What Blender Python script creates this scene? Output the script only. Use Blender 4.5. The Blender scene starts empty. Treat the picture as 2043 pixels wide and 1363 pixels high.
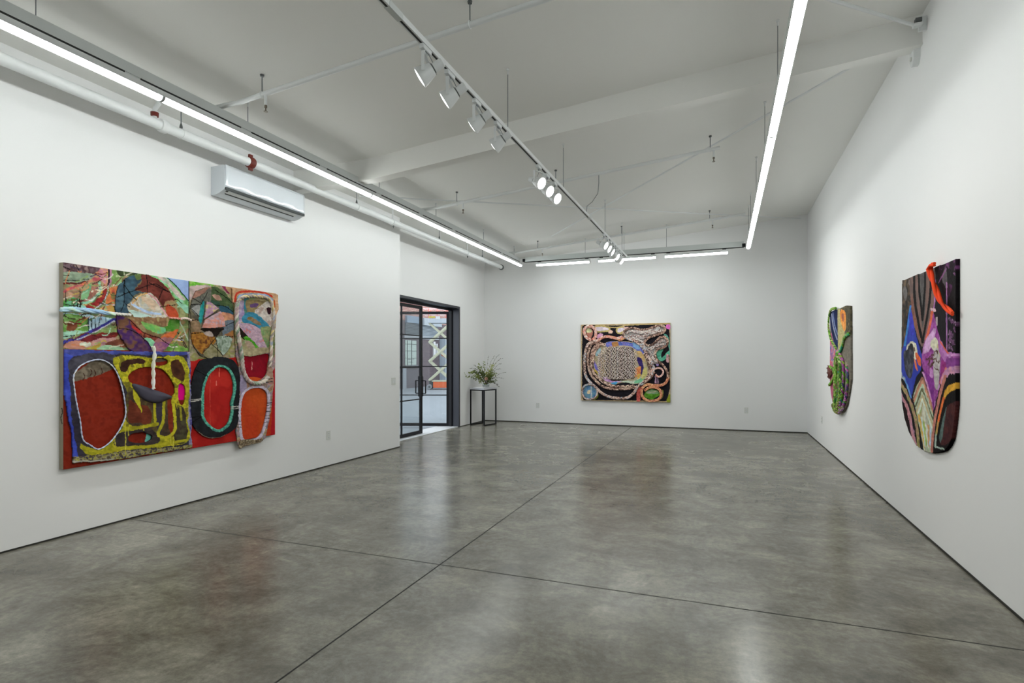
import bpy, math, random
import numpy as np
from mathutils import Vector, Matrix

# ---------------------------------------------------------------- camera, world, exposure
FPX = 1112.0                      # focal length in pixels of the 2043 px frame
TH = math.atan(423.5 / FPX)       # the camera is turned this far left of the room's long axis
SIN, COS = math.sin(TH), math.cos(TH)
CZ = 1.45
sc = bpy.context.scene
cam_data = bpy.data.cameras.new('camera')
cam = bpy.data.objects.new('camera', cam_data)
sc.collection.objects.link(cam)
cam.location = (0, 0, CZ)
cam.rotation_euler = (math.pi / 2, 0, TH)
cam_data.sensor_width = 36.0
cam_data.lens = FPX / 2043 * 36.0
cam_data.shift_y = (719 - 681.5) / 2043
cam_data.clip_start = 0.05
sc.camera = cam

world = bpy.data.worlds.new('daylight')
sc.world = world
world.use_nodes = True
bgn = world.node_tree.nodes['Background']
bgn.inputs['Color'].default_value = (0.86, 0.93, 1.0, 1)
bgn.inputs['Strength'].default_value = 2.3

sc.view_settings.view_transform = 'Standard'
sc.view_settings.look = 'None'
sc.view_settings.gamma = 1.0
sc.view_settings.use_curve_mapping = False
sc.view_settings.exposure = 0.0
sc.cycles.max_bounces = 5
sc.cycles.diffuse_bounces = 4
sc.cycles.glossy_bounces = 2
sc.cycles.transmission_bounces = 2
sc.cycles.transparent_max_bounces = 6
sc.cycles.caustics_reflective = False
sc.cycles.caustics_refractive = False
sc.cycles.use_light_tree = False
TUBE_POWER = 27.8                 # emission of the tube lights
LENS_POWER = 9.0                 # emission of the spotlight lenses
SPOT_WATTS = 34.0

# ---------------------------------------------------------------- helpers
def lin(h):
    c = [int(h[i:i + 2], 16) / 255 for i in (0, 2, 4)]
    return [x / 12.92 if x < 0.04045 else ((x + 0.055) / 1.055) ** 2.4 for x in c]

def ray(px, py):
    a = (px - 1021.5) / FPX
    return np.array([-SIN + a * COS, COS + a * SIN, (719 - py) / FPX])

CAM = np.array([0, 0, CZ])
def on(px, py, axis, val):
    d = ray(px, py)
    return CAM + d * (val - CAM[axis]) / d[axis]

ORG = {}
def org(o):
    return ORG.get(o.name, np.zeros(3)) if o is not None else np.zeros(3)

def tag(o, label=None, cat=None, group=None, kind=None):
    if label: o['label'] = label
    if cat: o['category'] = cat
    if group: o['group'] = group
    if kind: o['kind'] = kind
    return o

def thing(name, label, cat, loc=(0, 0, 0), group=None):
    o = bpy.data.objects.new(name, None)
    sc.collection.objects.link(o)
    o.empty_display_size = 0.05
    o.location = loc
    ORG[o.name] = np.array(loc, float)
    return tag(o, label, cat, group)

class MB:
    def __init__(self):
        self.v = []; self.f = []; self.c = []; self.col = None
    def add(self, vs, fs):
        n = len(self.v)
        self.v += [tuple(map(float, p)) for p in vs]
        self.f += [tuple(i + n for i in f) for f in fs]
        if self.col is not None:
            self.c += [self.col] * len(vs)
        return self
    def box(self, x0, x1, y0, y1, z0, z1):
        vs = [(x, y, z) for x in (x0, x1) for y in (y0, y1) for z in (z0, z1)]
        return self.add(vs, [(0, 1, 3, 2), (4, 6, 7, 5), (0, 4, 5, 1), (2, 3, 7, 6), (0, 2, 6, 4), (1, 5, 7, 3)])
    def obox(self, c, a, b, d):
        """box from centre and three half-axis vectors"""
        c, a, b, d = (np.array(q, float) for q in (c, a, b, d))
        vs = [c + i * a + j * b + k * d for i in (-1, 1) for j in (-1, 1) for k in (-1, 1)]
        return self.add(vs, [(0, 1, 3, 2), (4, 6, 7, 5), (0, 4, 5, 1), (2, 3, 7, 6), (0, 2, 6, 4), (1, 5, 7, 3)])
    def bar(self, p, q, w, h, up=(0, 0, 1)):
        p, q, up = (np.array(r, float) for r in (p, q, up))
        t = (q - p); L = np.linalg.norm(t); t /= L
        s = np.cross(t, up); s /= np.linalg.norm(s); u = np.cross(s, t)
        return self.obox((p + q) / 2, t * L / 2, s * w / 2, u * h / 2)
    def tube(self, pts, r, n=8, cols=None, flat=1.0, nrm=None):
        pts = [np.array(p, float) for p in pts]
        m = len(pts); rr = r if hasattr(r, '__len__') else [r] * m
        vs, fs = [], []
        prev = None
        for i, p in enumerate(pts):
            t = pts[min(i + 1, m - 1)] - pts[max(i - 1, 0)]
            t = t / (np.linalg.norm(t) + 1e-12)
            if nrm is not None:
                u = np.array(nrm, float)
            elif prev is None:
                u = np.array([0, 0, 1.]) if abs(t[2]) < .9 else np.array([1., 0, 0])
            else:
                u = prev
            s = np.cross(t, u); s /= (np.linalg.norm(s) + 1e-12); u = np.cross(s, t); prev = u
            for k in range(n):
                a = 2 * math.pi * k / n
                vs.append(p + rr[i] * (math.cos(a) * s + flat * math.sin(a) * u))
        for i in range(m - 1):
            for k in range(n):
                k2 = (k + 1) % n
                fs.append((i * n + k, i * n + k2, (i + 1) * n + k2, (i + 1) * n + k))
        fs.append(tuple(range(n - 1, -1, -1))); fs.append(tuple((m - 1) * n + k for k in range(n)))
        n0 = len(self.v)
        self.v += [tuple(map(float, p)) for p in vs]
        self.f += [tuple(i + n0 for i in f) for f in fs]
        if cols is not None:
            for i in range(m): self.c += [cols[i]] * n
        elif self.col is not None:
            self.c += [self.col] * len(vs)
        return self
    def lathe(self, o, axis, prof, n=24, close=True):
        """prof: (distance along axis, radius)"""
        o = np.array(o, float); t = np.array(axis, float); t /= np.linalg.norm(t)
        u = np.array([0, 0, 1.]) if abs(t[2]) < .9 else np.array([1., 0, 0])
        s = np.cross(t, u); s /= np.linalg.norm(s); u = np.cross(s, t)
        vs = [o + d * t + max(r, 1e-5) * (math.cos(2 * math.pi * k / n) * s + math.sin(2 * math.pi * k / n) * u)
              for d, r in prof for k in range(n)]
        fs = [(i * n + k, i * n + (k + 1) % n, (i + 1) * n + (k + 1) % n, (i + 1) * n + k)
              for i in range(len(prof) - 1) for k in range(n)]
        if close:
            fs.append(tuple(range(n - 1, -1, -1))); fs.append(tuple((len(prof) - 1) * n + k for k in range(n)))
        return self.add(vs, fs)
    def prism(self, prof, y0, y1, axes='xz'):
        """extrude a 2-D outline along the remaining axis"""
        n = len(prof)
        def P(a, b, y):
            return {'xz': (a, y, b), 'yz': (y, a, b), 'xy': (a, b, y)}[axes]
        vs = [P(a, b, y0) for a, b in prof] + [P(a, b, y1) for a, b in prof]
        fs = [(i, (i + 1) % n, n + (i + 1) % n, n + i) for i in range(n)]
        fs += [tuple(range(n - 1, -1, -1)), tuple(range(n, 2 * n))]
        return self.add(vs, fs)
    def build(self, name, mat, parent=None, smooth=False, bevel=0.0):
        o3 = org(parent)
        me = bpy.data.meshes.new(name)
        me.from_pydata([(x - o3[0], y - o3[1], z - o3[2]) for x, y, z in self.v], [], self.f)
        me.materials.append(mat)
        if self.c and len(self.c) == len(self.v):
            ca = me.color_attributes.new('Col', 'FLOAT_COLOR', 'POINT')
            ca.data.foreach_set('color', np.array([list(c[:3]) + [1.0] for c in self.c], np.float32).ravel())
        me.update()
        import bmesh
        bm = bmesh.new(); bm.from_mesh(me); bmesh.ops.recalc_face_normals(bm, faces=bm.faces); bm.to_mesh(me); bm.free()
        ob = bpy.data.objects.new(name, me)
        sc.collection.objects.link(ob)
        if parent is not None:
            ob.parent = parent
            ORG[ob.name] = o3
        if smooth:
            me.polygons.foreach_set('use_smooth', [True] * len(me.polygons))
            try:
                me.set_sharp_from_angle(angle=math.radians(40))
            except Exception:
                pass
        if bevel:
            b = ob.modifiers.new('bevel', 'BEVEL'); b.width = bevel; b.segments = 2; b.limit_method = 'ANGLE'
        return ob

def struct(name, mb, mat, label=None, parent=None, **k):
    o = mb.build(name, mat, parent, **k)
    return tag(o, label, kind='structure')

def nodes(name):
    m = bpy.data.materials.new(name); m.use_nodes = True
    nt = m.node_tree
    return m, nt, nt.nodes['Principled BSDF']

def mat(name, col, rough=0.5, metal=0.0, var=0.0, scale=8.0, bump=0.0, spec=0.5, coat=0.0):
    """plain procedural material with a little noise in colour and surface"""
    m, nt, bs = nodes(name)
    c = lin(col) if isinstance(col, str) else list(col)
    bs.inputs['Roughness'].default_value = rough
    bs.inputs['Metallic'].default_value = metal
    bs.inputs['Specular IOR Level'].default_value = spec
    if coat: bs.inputs['Coat Weight'].default_value = coat; bs.inputs['Coat Roughness'].default_value = 0.08
    tc = nt.nodes.new('ShaderNodeTexCoord')
    nz = nt.nodes.new('ShaderNodeTexNoise'); nz.inputs['Scale'].default_value = scale; nz.inputs['Detail'].default_value = 4 if (bump or var > .02) else 0
    nt.links.new(tc.outputs['Object'], nz.inputs['Vector'])
    mx = nt.nodes.new('ShaderNodeMix'); mx.data_type = 'RGBA'
    nt.links.new(nz.outputs['Fac'], mx.inputs['Factor'])
    mx.inputs['A'].default_value = [x * (1 - var) for x in c] + [1]
    mx.inputs['B'].default_value = [min(1, x * (1 + var)) for x in c] + [1]
    nt.links.new(mx.outputs['Result'], bs.inputs['Base Color'])
    if bump:
        bp = nt.nodes.new('ShaderNodeBump'); bp.inputs['Strength'].default_value = bump; bp.inputs['Distance'].default_value = 0.01
        nt.links.new(nz.outputs['Fac'], bp.inputs['Height']); nt.links.new(bp.outputs['Normal'], bs.inputs['Normal'])
    return m

def glow(name, col, strength):
    m, nt, bs = nodes(name)
    bs.inputs['Base Color'].default_value = (0.8, 0.8, 0.8, 1)
    bs.inputs['Emission Color'].default_value = list(col) + [1]
    bs.inputs['Emission Strength'].default_value = strength
    return m

def vcol_mat(name, rough=0.6, bump=0.25, scale=120.0, spec=0.4):
    m, nt, bs = nodes(name)
    at = nt.nodes.new('ShaderNodeVertexColor'); at.layer_name = 'Col'
    tc = nt.nodes.new('ShaderNodeTexCoord')
    nz = nt.nodes.new('ShaderNodeTexNoise'); nz.inputs['Scale'].default_value = scale; nz.inputs['Detail'].default_value = 5
    nt.links.new(tc.outputs['Object'], nz.inputs['Vector'])
    bp = nt.nodes.new('ShaderNodeBump'); bp.inputs['Strength'].default_value = bump; bp.inputs['Distance'].default_value = 0.004
    nt.links.new(nz.outputs['Fac'], bp.inputs['Height']); nt.links.new(bp.outputs['Normal'], bs.inputs['Normal'])
    nt.links.new(at.outputs['Color'], bs.inputs['Base Color'])
    bs.inputs['Roughness'].default_value = rough
    bs.inputs['Specular IOR Level'].default_value = spec
    return m

def glass_mat(name, tint, gloss=0.08):
    m = bpy.data.materials.new(name); m.use_nodes = True
    nt = m.node_tree; nt.nodes.clear()
    out = nt.nodes.new('ShaderNodeOutputMaterial')
    tr = nt.nodes.new('ShaderNodeBsdfTransparent'); tr.inputs['Color'].default_value = list(tint) + [1]
    gl = nt.nodes.new('ShaderNodeBsdfGlossy'); gl.inputs['Roughness'].default_value = 0.02
    lw = nt.nodes.new('ShaderNodeLayerWeight'); lw.inputs['Blend'].default_value = 0.5
    pw = nt.nodes.new('ShaderNodeMath'); pw.operation = 'POWER'; pw.inputs[1].default_value = 4.0
    fr = nt.nodes.new('ShaderNodeMath'); fr.operation = 'MULTIPLY_ADD'; fr.inputs[1].default_value = 0.5; fr.inputs[2].default_value = 0.03
    nt.links.new(lw.outputs['Facing'], pw.inputs[0]); nt.links.new(pw.outputs[0], fr.inputs[0])
    mx = nt.nodes.new('ShaderNodeMixShader')
    nt.links.new(fr.outputs[0], mx.inputs['Fac'])
    nt.links.new(tr.outputs['BSDF'], mx.inputs[1]); nt.links.new(gl.outputs['BSDF'], mx.inputs[2])
    nt.links.new(mx.outputs['Shader'], out.inputs['Surface'])
    return m

# ---------------------------------------------------------------- materials
M = {}
M['wall'] = mat('white_wall_paint', (0.865, 0.865, 0.862), 0.75, var=0.012, scale=1.2, spec=0.25)
M['ceiling'] = mat('white_ceiling_paint', (0.86, 0.855, 0.825), 0.85, var=0.012, scale=0.8, spec=0.2)
M['gap'] = mat('shadow_gap', '26251f', 0.8)
M['white'] = mat('white_enamel', (0.74, 0.76, 0.76), 0.4, var=0.01)
M['pipe'] = mat('white_painted_pipe', (0.76, 0.78, 0.78), 0.4, var=0.02, scale=5)
M['alu'] = mat('grey_anodised_profile', (0.62, 0.65, 0.64), 0.45, 0.1, var=0.03)
M['lampwhite'] = mat('lamp_white_plastic', (0.72, 0.74, 0.74), 0.35, var=0.01)
M['black'] = mat('black_steel', (0.008, 0.008, 0.010), 0.4, var=0.1, spec=0.25)
M['slot'] = mat('dark_slot', (0.012, 0.013, 0.012), 0.6)
M['frame'] = mat('blue_black_steel', (0.022, 0.024, 0.034), 0.33, var=0.15, scale=3)
M['steel'] = mat('galvanised_steel', (0.22, 0.24, 0.25), 0.4, 0.7, var=0.1)
M['cap'] = mat('grey_end_cap', (0.35, 0.36, 0.36), 0.5)
M['red'] = mat('red_coupling_paint', '6b1f12', 0.45, var=0.25, scale=60)
M['brass'] = mat('sprinkler_brass', (0.20, 0.17, 0.13), 0.35, 0.8)
M['tube'] = glow('tube_diffuser', (0.95, 1.0, 0.985), TUBE_POWER)
M['lens'] = glow('lamp_lens', (1.0, 1.0, 0.98), LENS_POWER)
M['glass'] = glass_mat('door_glass', (0.86, 0.88, 0.88))
M['clear'] = glass_mat('vase_glass', (0.93, 0.96, 0.96))
M['plastic'] = mat('white_switch_plastic', (0.68, 0.69, 0.66), 0.4)
M['darkgrey'] = mat('dark_grey_trim', (0.10, 0.11, 0.11), 0.4)

# polished concrete floor with saw-cut joints
XJ = on(877.7, 1126.8, 2, 0)      # crossing of the two joints
def floor_material():
    m, nt, bs = nodes('polished_concrete')
    L = nt.links.new
    tc = nt.nodes.new('ShaderNodeTexCoord')
    sep = nt.nodes.new('ShaderNodeSeparateXYZ'); L(tc.outputs['Object'], sep.inputs[0])
    def noise(scale, detail, rough=0.55, dist=0.0, stretch=None, rot=0):
        n = nt.nodes.new('ShaderNodeTexNoise'); n.inputs['Scale'].default_value = scale
        n.inputs['Detail'].default_value = detail; n.inputs['Roughness'].default_value = rough; n.inputs['Distortion'].default_value = dist
        if stretch:
            mp = nt.nodes.new('ShaderNodeMapping'); mp.inputs['Scale'].default_value = stretch
            mp.inputs['Rotation'].default_value = (0, 0, rot)
            L(tc.outputs['Object'], mp.inputs['Vector']); L(mp.outputs['Vector'], n.inputs['Vector'])
        else:
            L(tc.outputs['Object'], n.inputs['Vector'])
        return n.outputs['Fac']
    def ramp(fac, stops):
        r = nt.nodes.new('ShaderNodeValToRGB'); L(fac, r.inputs['Fac'])
        el = r.color_ramp.elements
        while len(el) < len(stops): el.new(0.5)
        for e, (p, c) in zip(el, stops): e.position = p; e.color = list(c) + [1]
        return r.outputs['Color']
    def mix(a, b, f, mode='MIX'):
        x = nt.nodes.new('ShaderNodeMix'); x.data_type = 'RGBA'; x.blend_type = mode
        if isinstance(f, float): x.inputs['Factor'].default_value = f
        else: L(f, x.inputs['Factor'])
        for s, q in (('A', a), ('B', b)):
            if isinstance(q, (tuple, list)): x.inputs[s].default_value = list(q) + [1]
            else: L(q, x.inputs[s])
        return x.outputs['Result']
    def math_(op, a, b=None, c=None):
        x = nt.nodes.new('ShaderNodeMath'); x.operation = op
        for i, q in enumerate((a, b, c)):
            if q is None: continue
            if isinstance(q, (int, float)): x.inputs[i].default_value = q
            else: L(q, x.inputs[i])
        return x.outputs[0]
    big = ramp(noise(0.55, 5, 0.6, 0.6), [(0.30, (0.116, 0.107, 0.082)), (0.5, (0.170, 0.160, 0.127)), (0.72, (0.240, 0.230, 0.190))])
    mid = ramp(noise(2.6, 7, 0.72, 0.5), [(0.32, (0.30, 0.295, 0.28)), (0.5, (0.5, 0.5, 0.5)), (0.64, (0.69, 0.69, 0.69))])
    col = mix(big, mid, 1.0, 'OVERLAY')
    trowel = ramp(noise(3.4, 6, 0.74, 0.35, (0.6, 1.7, 1), 0.5), [(0.34, (0.36, 0.36, 0.36)), (0.66, (0.64, 0.64, 0.64))])
    col = mix(col, trowel, 0.62, 'OVERLAY')
    fine = ramp(noise(22, 5, 0.8), [(0.36, (0.30, 0.30, 0.29)), (0.64, (0.70, 0.70, 0.70))])
    col = mix(col, fine, 0.5, 'OVERLAY')
    # faint arcs left by the trowel discs
    vo = nt.nodes.new('ShaderNodeTexVoronoi'); vo.inputs['Scale'].default_value = 0.8; vo.inputs['Randomness'].default_value = 1.0
    L(tc.outputs['Object'], vo.inputs['Vector'])
    rings = math_('SINE', math_('MULTIPLY', vo.outputs['Distance'], 190.0))
    rg = mix((0.5, 0.5, 0.5), (0.62, 0.62, 0.61), math_('MULTIPLY', math_('GREATER_THAN', rings, 0.55),
             math_('GREATER_THAN', noise(1.4, 3), 0.53)))
    col = mix(col, rg, 0.35, 'OVERLAY')
    # joints
    wob = math_('MULTIPLY', math_('SUBTRACT', noise(5, 2), 0.5), 0.004)
    dx = math_('ABSOLUTE', math_('ADD', math_('SUBTRACT', sep.outputs['X'], float(XJ[0])), wob))
    dy = math_('ABSOLUTE', math_('ADD', math_('SUBTRACT', sep.outputs['Y'], float(XJ[1])), wob))
    dj = math_('MINIMUM', dx, dy)
    line = math_('LESS_THAN', dj, 0.0055)
    # one hairline crack
    ck = math_('ABSOLUTE', math_('ADD', math_('SUBTRACT', sep.outputs['Y'], 5.62), math_('MULTIPLY', math_('SUBTRACT', noise(1.7, 6), 0.5), 0.55)))
    ckm = math_('MULTIPLY', math_('LESS_THAN', ck, 0.0016), math_('GREATER_THAN', sep.outputs['X'], -0.55))
    col = mix(col, (0.06, 0.06, 0.05), math_('MULTIPLY', ckm, 0.45))
    col = mix(col, (0.016, 0.015, 0.012), line)
    L(col, bs.inputs['Base Color'])
    ro = math_('MULTIPLY_ADD', noise(2.0, 4, 0.65, 0.8), 0.14, 0.165)
    L(math_('MAXIMUM', ro, math_('MULTIPLY', line, 0.9)), bs.inputs['Roughness'])
    bs.inputs['Specular IOR Level'].default_value = 0.5
    bs.inputs['IOR'].default_value = 1.5
    bp = nt.nodes.new('ShaderNodeBump'); bp.inputs['Strength'].default_value = 0.10; bp.inputs['Distance'].default_value = 0.006
    h = math_('MULTIPLY', noise(7.0, 3, 0.6, 0.0), 0.5)
    L(h, bp.inputs['Height']); L(bp.outputs['Normal'], bs.inputs['Normal'])
    return m
M['floor'] = floor_material()

# ---------------------------------------------------------------- the room
XL, XB, XR = -5.07, -5.386, 1.55
YJ = 8.04                          # where the left wall steps back
YB0, YB1 = 12.30, 12.44            # back wall at its left and right corner
YN = -4.0                          # wall behind the camera
def ceil_z(x):
    if x < -3.9: return 3.835 + (x + 5.07) * 0.012
    return 3.849 + (x + 3.9) * 0.0915
def yb(x):
    return YB0 + (YB1 - YB0) * (x - XB) / (XR - XB)

struct('floor', MB().box(-5.75, 1.75, YN - .2, 12.65, -0.12, 0.0), M['floor'], 'polished grey concrete floor with thin dark saw cut joints')
prof = [(-5.8, ceil_z(-5.8)), (-3.9, ceil_z(-3.9)), (1.8, ceil_z(1.8)), (1.8, 4.7), (-5.8, 4.7)]
struct('ceiling', MB().prism(prof, YN - .2, 12.7), M['ceiling'], 'white gallery ceiling sloping up to the right wall')
struct('wall_left', MB().box(-5.8, XL, YN, YJ, 0, 4.3), M['wall'], 'long white left wall with the big painting and air conditioner')
DY0, DY1, DZ = 8.32, 10.94, 2.605
w = MB().box(-5.63, XB, YJ, DY0, 0, 4.3).box(-5.63, XB, DY1, 12.7, 0, 4.3).box(-5.63, XB, DY0, DY1, DZ, 4.3)
struct('wall_left_recess', w, M['wall'], 'white wall set back around the black glass door')
struct('wall_right', MB().box(XR, 1.8, YN, 12.7, 0, 4.6), M['wall'], 'long white right wall with two shaped paintings')
struct('wall_back', MB().prism([(-5.8, yb(-5.8)), (1.8, yb(1.8)), (1.8, 12.75), (-5.8, 12.75)], 0, 4.6, 'xy'), M['wall'], 'white back wall with one square painting')
struct('wall_front', MB().box(-5.8, 1.8, YN - .2, YN, 0, 4.6), M['wall'], 'white wall behind the viewer')
# thin dark strips painting the shade of the gap at the wall foot
struct('gap_shade_left', MB().box(XL - .01, XL + .004, YN, YJ, 0.0, 0.013), M['gap'], 'dark strip painting the gap shade under left wall')
struct('gap_shade_recess', MB().box(XB - .01, XB + .004, DY1, yb(XB), 0, 0.013), M['gap'], 'dark strip painting the gap shade under wall beside the door')
struct('gap_shade_right', MB().box(XR - .006, XR + .01, YN, 12.43, 0, 0.014), M['gap'], 'dark strip painting the gap shade under right wall')
struct('gap_shade_back', MB().prism([(XB, yb(XB) - .006), (XR, yb(XR) - .006), (XR, yb(XR) + .02), (XB, yb(XB) + .02)], 0, 0.018, 'xy'), M['gap'], 'dark strip painting the gap shade under back wall')
# cross beam under the ceiling
bm_ = MB()
xs = [-5.07, -3.9, XR]
for a, b in zip(xs[:-1], xs[1:]):
    pr = [(a, ceil_z(a) - .24), (b, ceil_z(b) - .24), (b, ceil_z(b) + .02), (a, ceil_z(a) + .02)]
    bm_.prism(pr, 5.58, 5.70)
    bm_.prism([(a, ceil_z(a) - .255), (b, ceil_z(b) - .255), (b, ceil_z(b) - .24), (a, ceil_z(a) - .24)], 5.57, 5.71)
struct('ceiling_beam', bm_, M['ceiling'], 'white cross beam spanning the ceiling from wall to wall')

# ---------------------------------------------------------------- light rails and tube lights
TX0, TX1, TZ = -4.12, 0.41, 3.51
def rail(name_label, x, y0, y1, wires, slots):
    r = thing('light_rail', name_label, 'light rail', (x, (y0 + y1) / 2, TZ + .06))
    MB().box(x - .026, x + .026, y0, y1, TZ + .058, TZ + .135).build('rail_profile', M['alu'], r)
    for a, b in slots: MB().box(x - .027, x + .027, a, b, TZ + .047, TZ + .058).build('slot', M['slot'], r)
    s = MB()
    pts = [y0] + [q for ab in slots for q in ab] + [y1]
    s.box(x - .020, x + .020, y0, y1, TZ + .0455, TZ + .0585)
    s.build('spine', M['alu'], r)
    for wy in wires:
        c = MB().tube([(x, wy, TZ + .13), (x, wy, ceil_z(x) - .03)], .0035, 6)
        wo = c.build('suspension_wire', M['steel'], r)
        MB().lathe((x, wy, ceil_z(x) - .05), (0, 0, 1), [(0, .006), (.035, .006), (.036, .014), (.052, .014)], 12).build('ceiling_cap', M['white'], wo)
    return r
def slots_for(y0, y1, step, gap):
    out = []; y = y1
    while y - step > y0:
        out.append((y - step + gap, y)); y -= step
    out.append((y0, y)); return out
rail('long grey suspended rail carrying the tube lights along the left wall', TX0, -2.6, 11.22, [-0.9, 0.95, 2.25, 3.95, 6.05, 7.55, 9.35, 10.95], slots_for(-2.6, 11.2, 1.05, .12))
rail('long grey suspended rail carrying the tube lights near the right wall', TX1, -2.6, 11.05, [-0.5, 1.4, 3.5, 5.05, 6.6, 8.35, 10.1, 10.9], slots_for(-2.6, 11.0, 1.05, .12))

def tube_light(p, q, label, group):
    """half round diffuser hanging under a slim housing, from p to q"""
    p, q = np.array(p, float), np.array(q, float)
    t = thing('tube_light', label, 'tube light', tuple((p + q) / 2 + np.array([0, 0, .046])), group)
    d = (q - p) / np.linalg.norm(q - p); s = np.cross(d, [0, 0, 1]); s /= np.linalg.norm(s); u = np.cross(s, d)
    L = np.linalg.norm(q - p)
    hb = MB().obox((p + q) / 2 + u * .0195, d * L / 2, s * .0265, u * .0255).obox((p + q) / 2 - u * .0008, d * L / 2, s * .0345, u * .0018)
    hb.build('housing', M['lampwhite'], t, bevel=.002)
    r = .034; prof = []
    for k in range(17):
        a = math.radians(-175 + k * (170 / 16.0))
        prof.append((math.cos(a) * r, math.sin(a) * r))
    n = len(prof); vs = []; fs = []
    for e in (p + d * .012, q - d * .012):
        vs += [e + s * a + u * b for a, b in prof]
    fs += [(i, i + 1, n + i + 1, n + i) for i in range(n - 1)]
    MB().add(vs, fs).build('diffuser', M['tube'], t, smooth=True)
    fs = fs + [(n - 1, 0, n, 2 * n - 1), tuple(range(n)), tuple(range(2 * n - 1, n - 1, -1))]
    for e, nm in ((p, 0), (q, 1)):
        c = MB()
        sgn = 1 if nm == 0 else -1
        vs = []
        for off in (0, .012):
            vs += [e + d * off * sgn + s * a * 1.04 + u * b * 1.04 for a, b in prof]
        c.add(vs, fs).build('end_cap', M['cap'], t)
    return t
gl = 'tube lights under the ceiling rails'
yl = [11.35, 8.60, 5.85, 3.10, 0.35, -2.45]
lab = ['glowing tube light on left rail, farthest one ending at the back corner',
       'glowing tube light on left rail, second from the back, above the glass door',
       'glowing tube light on left rail directly above the air conditioner',
       'glowing tube light on left rail entering the photo at its left edge',
       'glowing tube light on left rail, behind the viewer']
for i in range(5):
    tube_light((TX0, yl[i + 1], TZ), (TX0, yl[i], TZ), lab[i], gl)
yr = [11.02, 8.32, 5.58, 2.84, 0.10, -2.6]
lab = ['glowing tube light on right rail, farthest short looking one with rounded free end',
       'glowing tube light on right rail, middle one behind the cross beam',
       'glowing tube light on right rail, big near one leaving the photo at the top',
       'glowing tube light on right rail, just above the top edge of the photo',
       'glowing tube light on right rail, behind the viewer and unseen']
for i in range(5):
    tube_light((TX1, yr[i + 1], TZ), (TX1, yr[i], TZ), lab[i], gl)
# back rail with three separate tubes
def back_pt(px, z):   # point on the vertical plane of the back rail
    n = np.array([-(11.25 - 11.30), (TX1 - TX0), 0.0]); p0 = np.array([TX0, 11.30, 0])
    d = ray(px, 500); t = np.dot(p0 - CAM, n) / np.dot(d, n); q = CAM + d * t; q[2] = z; return q
r = thing('light_rail', 'grey suspended cross rail with three short tube lights before the back wall', 'light rail', (-1.85, 11.27, 3.6))
a_, b_ = back_pt(1046, 3.615), back_pt(1484, 3.615)
MB().bar(a_, b_, .052, .10).build('rail_profile', M['alu'], r)
MB().bar(a_ - [0, 0, .056], b_ - [0, 0, .056], .053, .010).build('slot', M['slot'], r)
for q in (a_, b_):
    MB().obox(q + [0, 0, -.02], (.03, 0, 0), (0, .035, 0), (0, 0, .03)).build('corner_connector', M['black'], r, bevel=.004)
for px in (1167.5, 1245, 1329.5):
    q = back_pt(px, 3.66); 
    wo = MB().tube([q, (q[0], q[1], ceil_z(q[0]) - .03)], .0035, 6).build('suspension_wire', M['steel'], r)
    MB().lathe((q[0], q[1], ceil_z(q[0]) - .05), (0, 0, 1), [(0, .006), (.035, .006), (.036, .014), (.052, .014)], 12).build('ceiling_cap', M['white'], wo)
for (x0, x1, nm) in ((1070, 1177.5, 'short tube light on back rail nearest the door corner'),
                     (1193, 1310, 'short tube light on back rail between the other two, behind the spotlights'),
                     (1326, 1453, 'short tube light on back rail nearest the right wall')):
    p, q = back_pt(x0, 3.49), back_pt(x1, 3.49)
    t = tube_light(p, q, nm, gl)
    for f in (.06, .94):
        m_ = p + (q - p) * f
        MB().obox(m_ + [0, 0, .0555], (.035, 0, 0), (0, .018, 0), (0, 0, .0085)).build('clip', M['black'], t)

# ---------------------------------------------------------------- spotlight track and spotlights
SX, SZ = -1.80, 3.47
t = thing('spotlight_track', 'thin white suspended track carrying all the spotlights along the ceiling middle', 'light track', (SX, 4, SZ))
MB().box(SX - .018, SX + .018, -2.5, 11.0, SZ, SZ + .036).build('track_profile', M['white'], t)
spotY = [3.16, 3.50, 3.956, 4.388, 5.507, 5.80, 6.094, 8.86, 9.14, 9.43, 9.68, 9.90, 10.12, 10.34]
cuts = sorted([(y - .055, y + .055) for y in spotY] + [(2.72, 2.86), (7.75, 7.86)])
y = -2.5
for c0, c1 in cuts + [(10.95, 11)]:
    if c0 - y > .01: MB().box(SX - .007, SX + .007, y, c0, SZ - .0015, SZ + .001).build('slot', M['slot'], t)
    y = c1
for y in (2.72, 7.75):
    MB().box(SX - .02, SX + .02, y, y + .14, SZ - .003, SZ + .038).build('joiner', M['alu'], t)
MB().box(SX - .021, SX + .021, 10.98, 11.03, SZ - .004, SZ + .04).build('end_feed', M['white'], t)
for wy in (1.0, 4.62, 6.45, 8.95, 10.55):
    wo = MB().tube([(SX, wy, SZ + .036), (SX, wy, ceil_z(SX) - .03)], .0035, 6).build('suspension_wire', M['steel'], t)
    MB().lathe((SX, wy, ceil_z(SX) - .05), (0, 0, 1), [(0, .006), (.035, .006), (.036, .014), (.052, .014)], 12).build('ceiling_cap', M['white'], wo)

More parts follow.
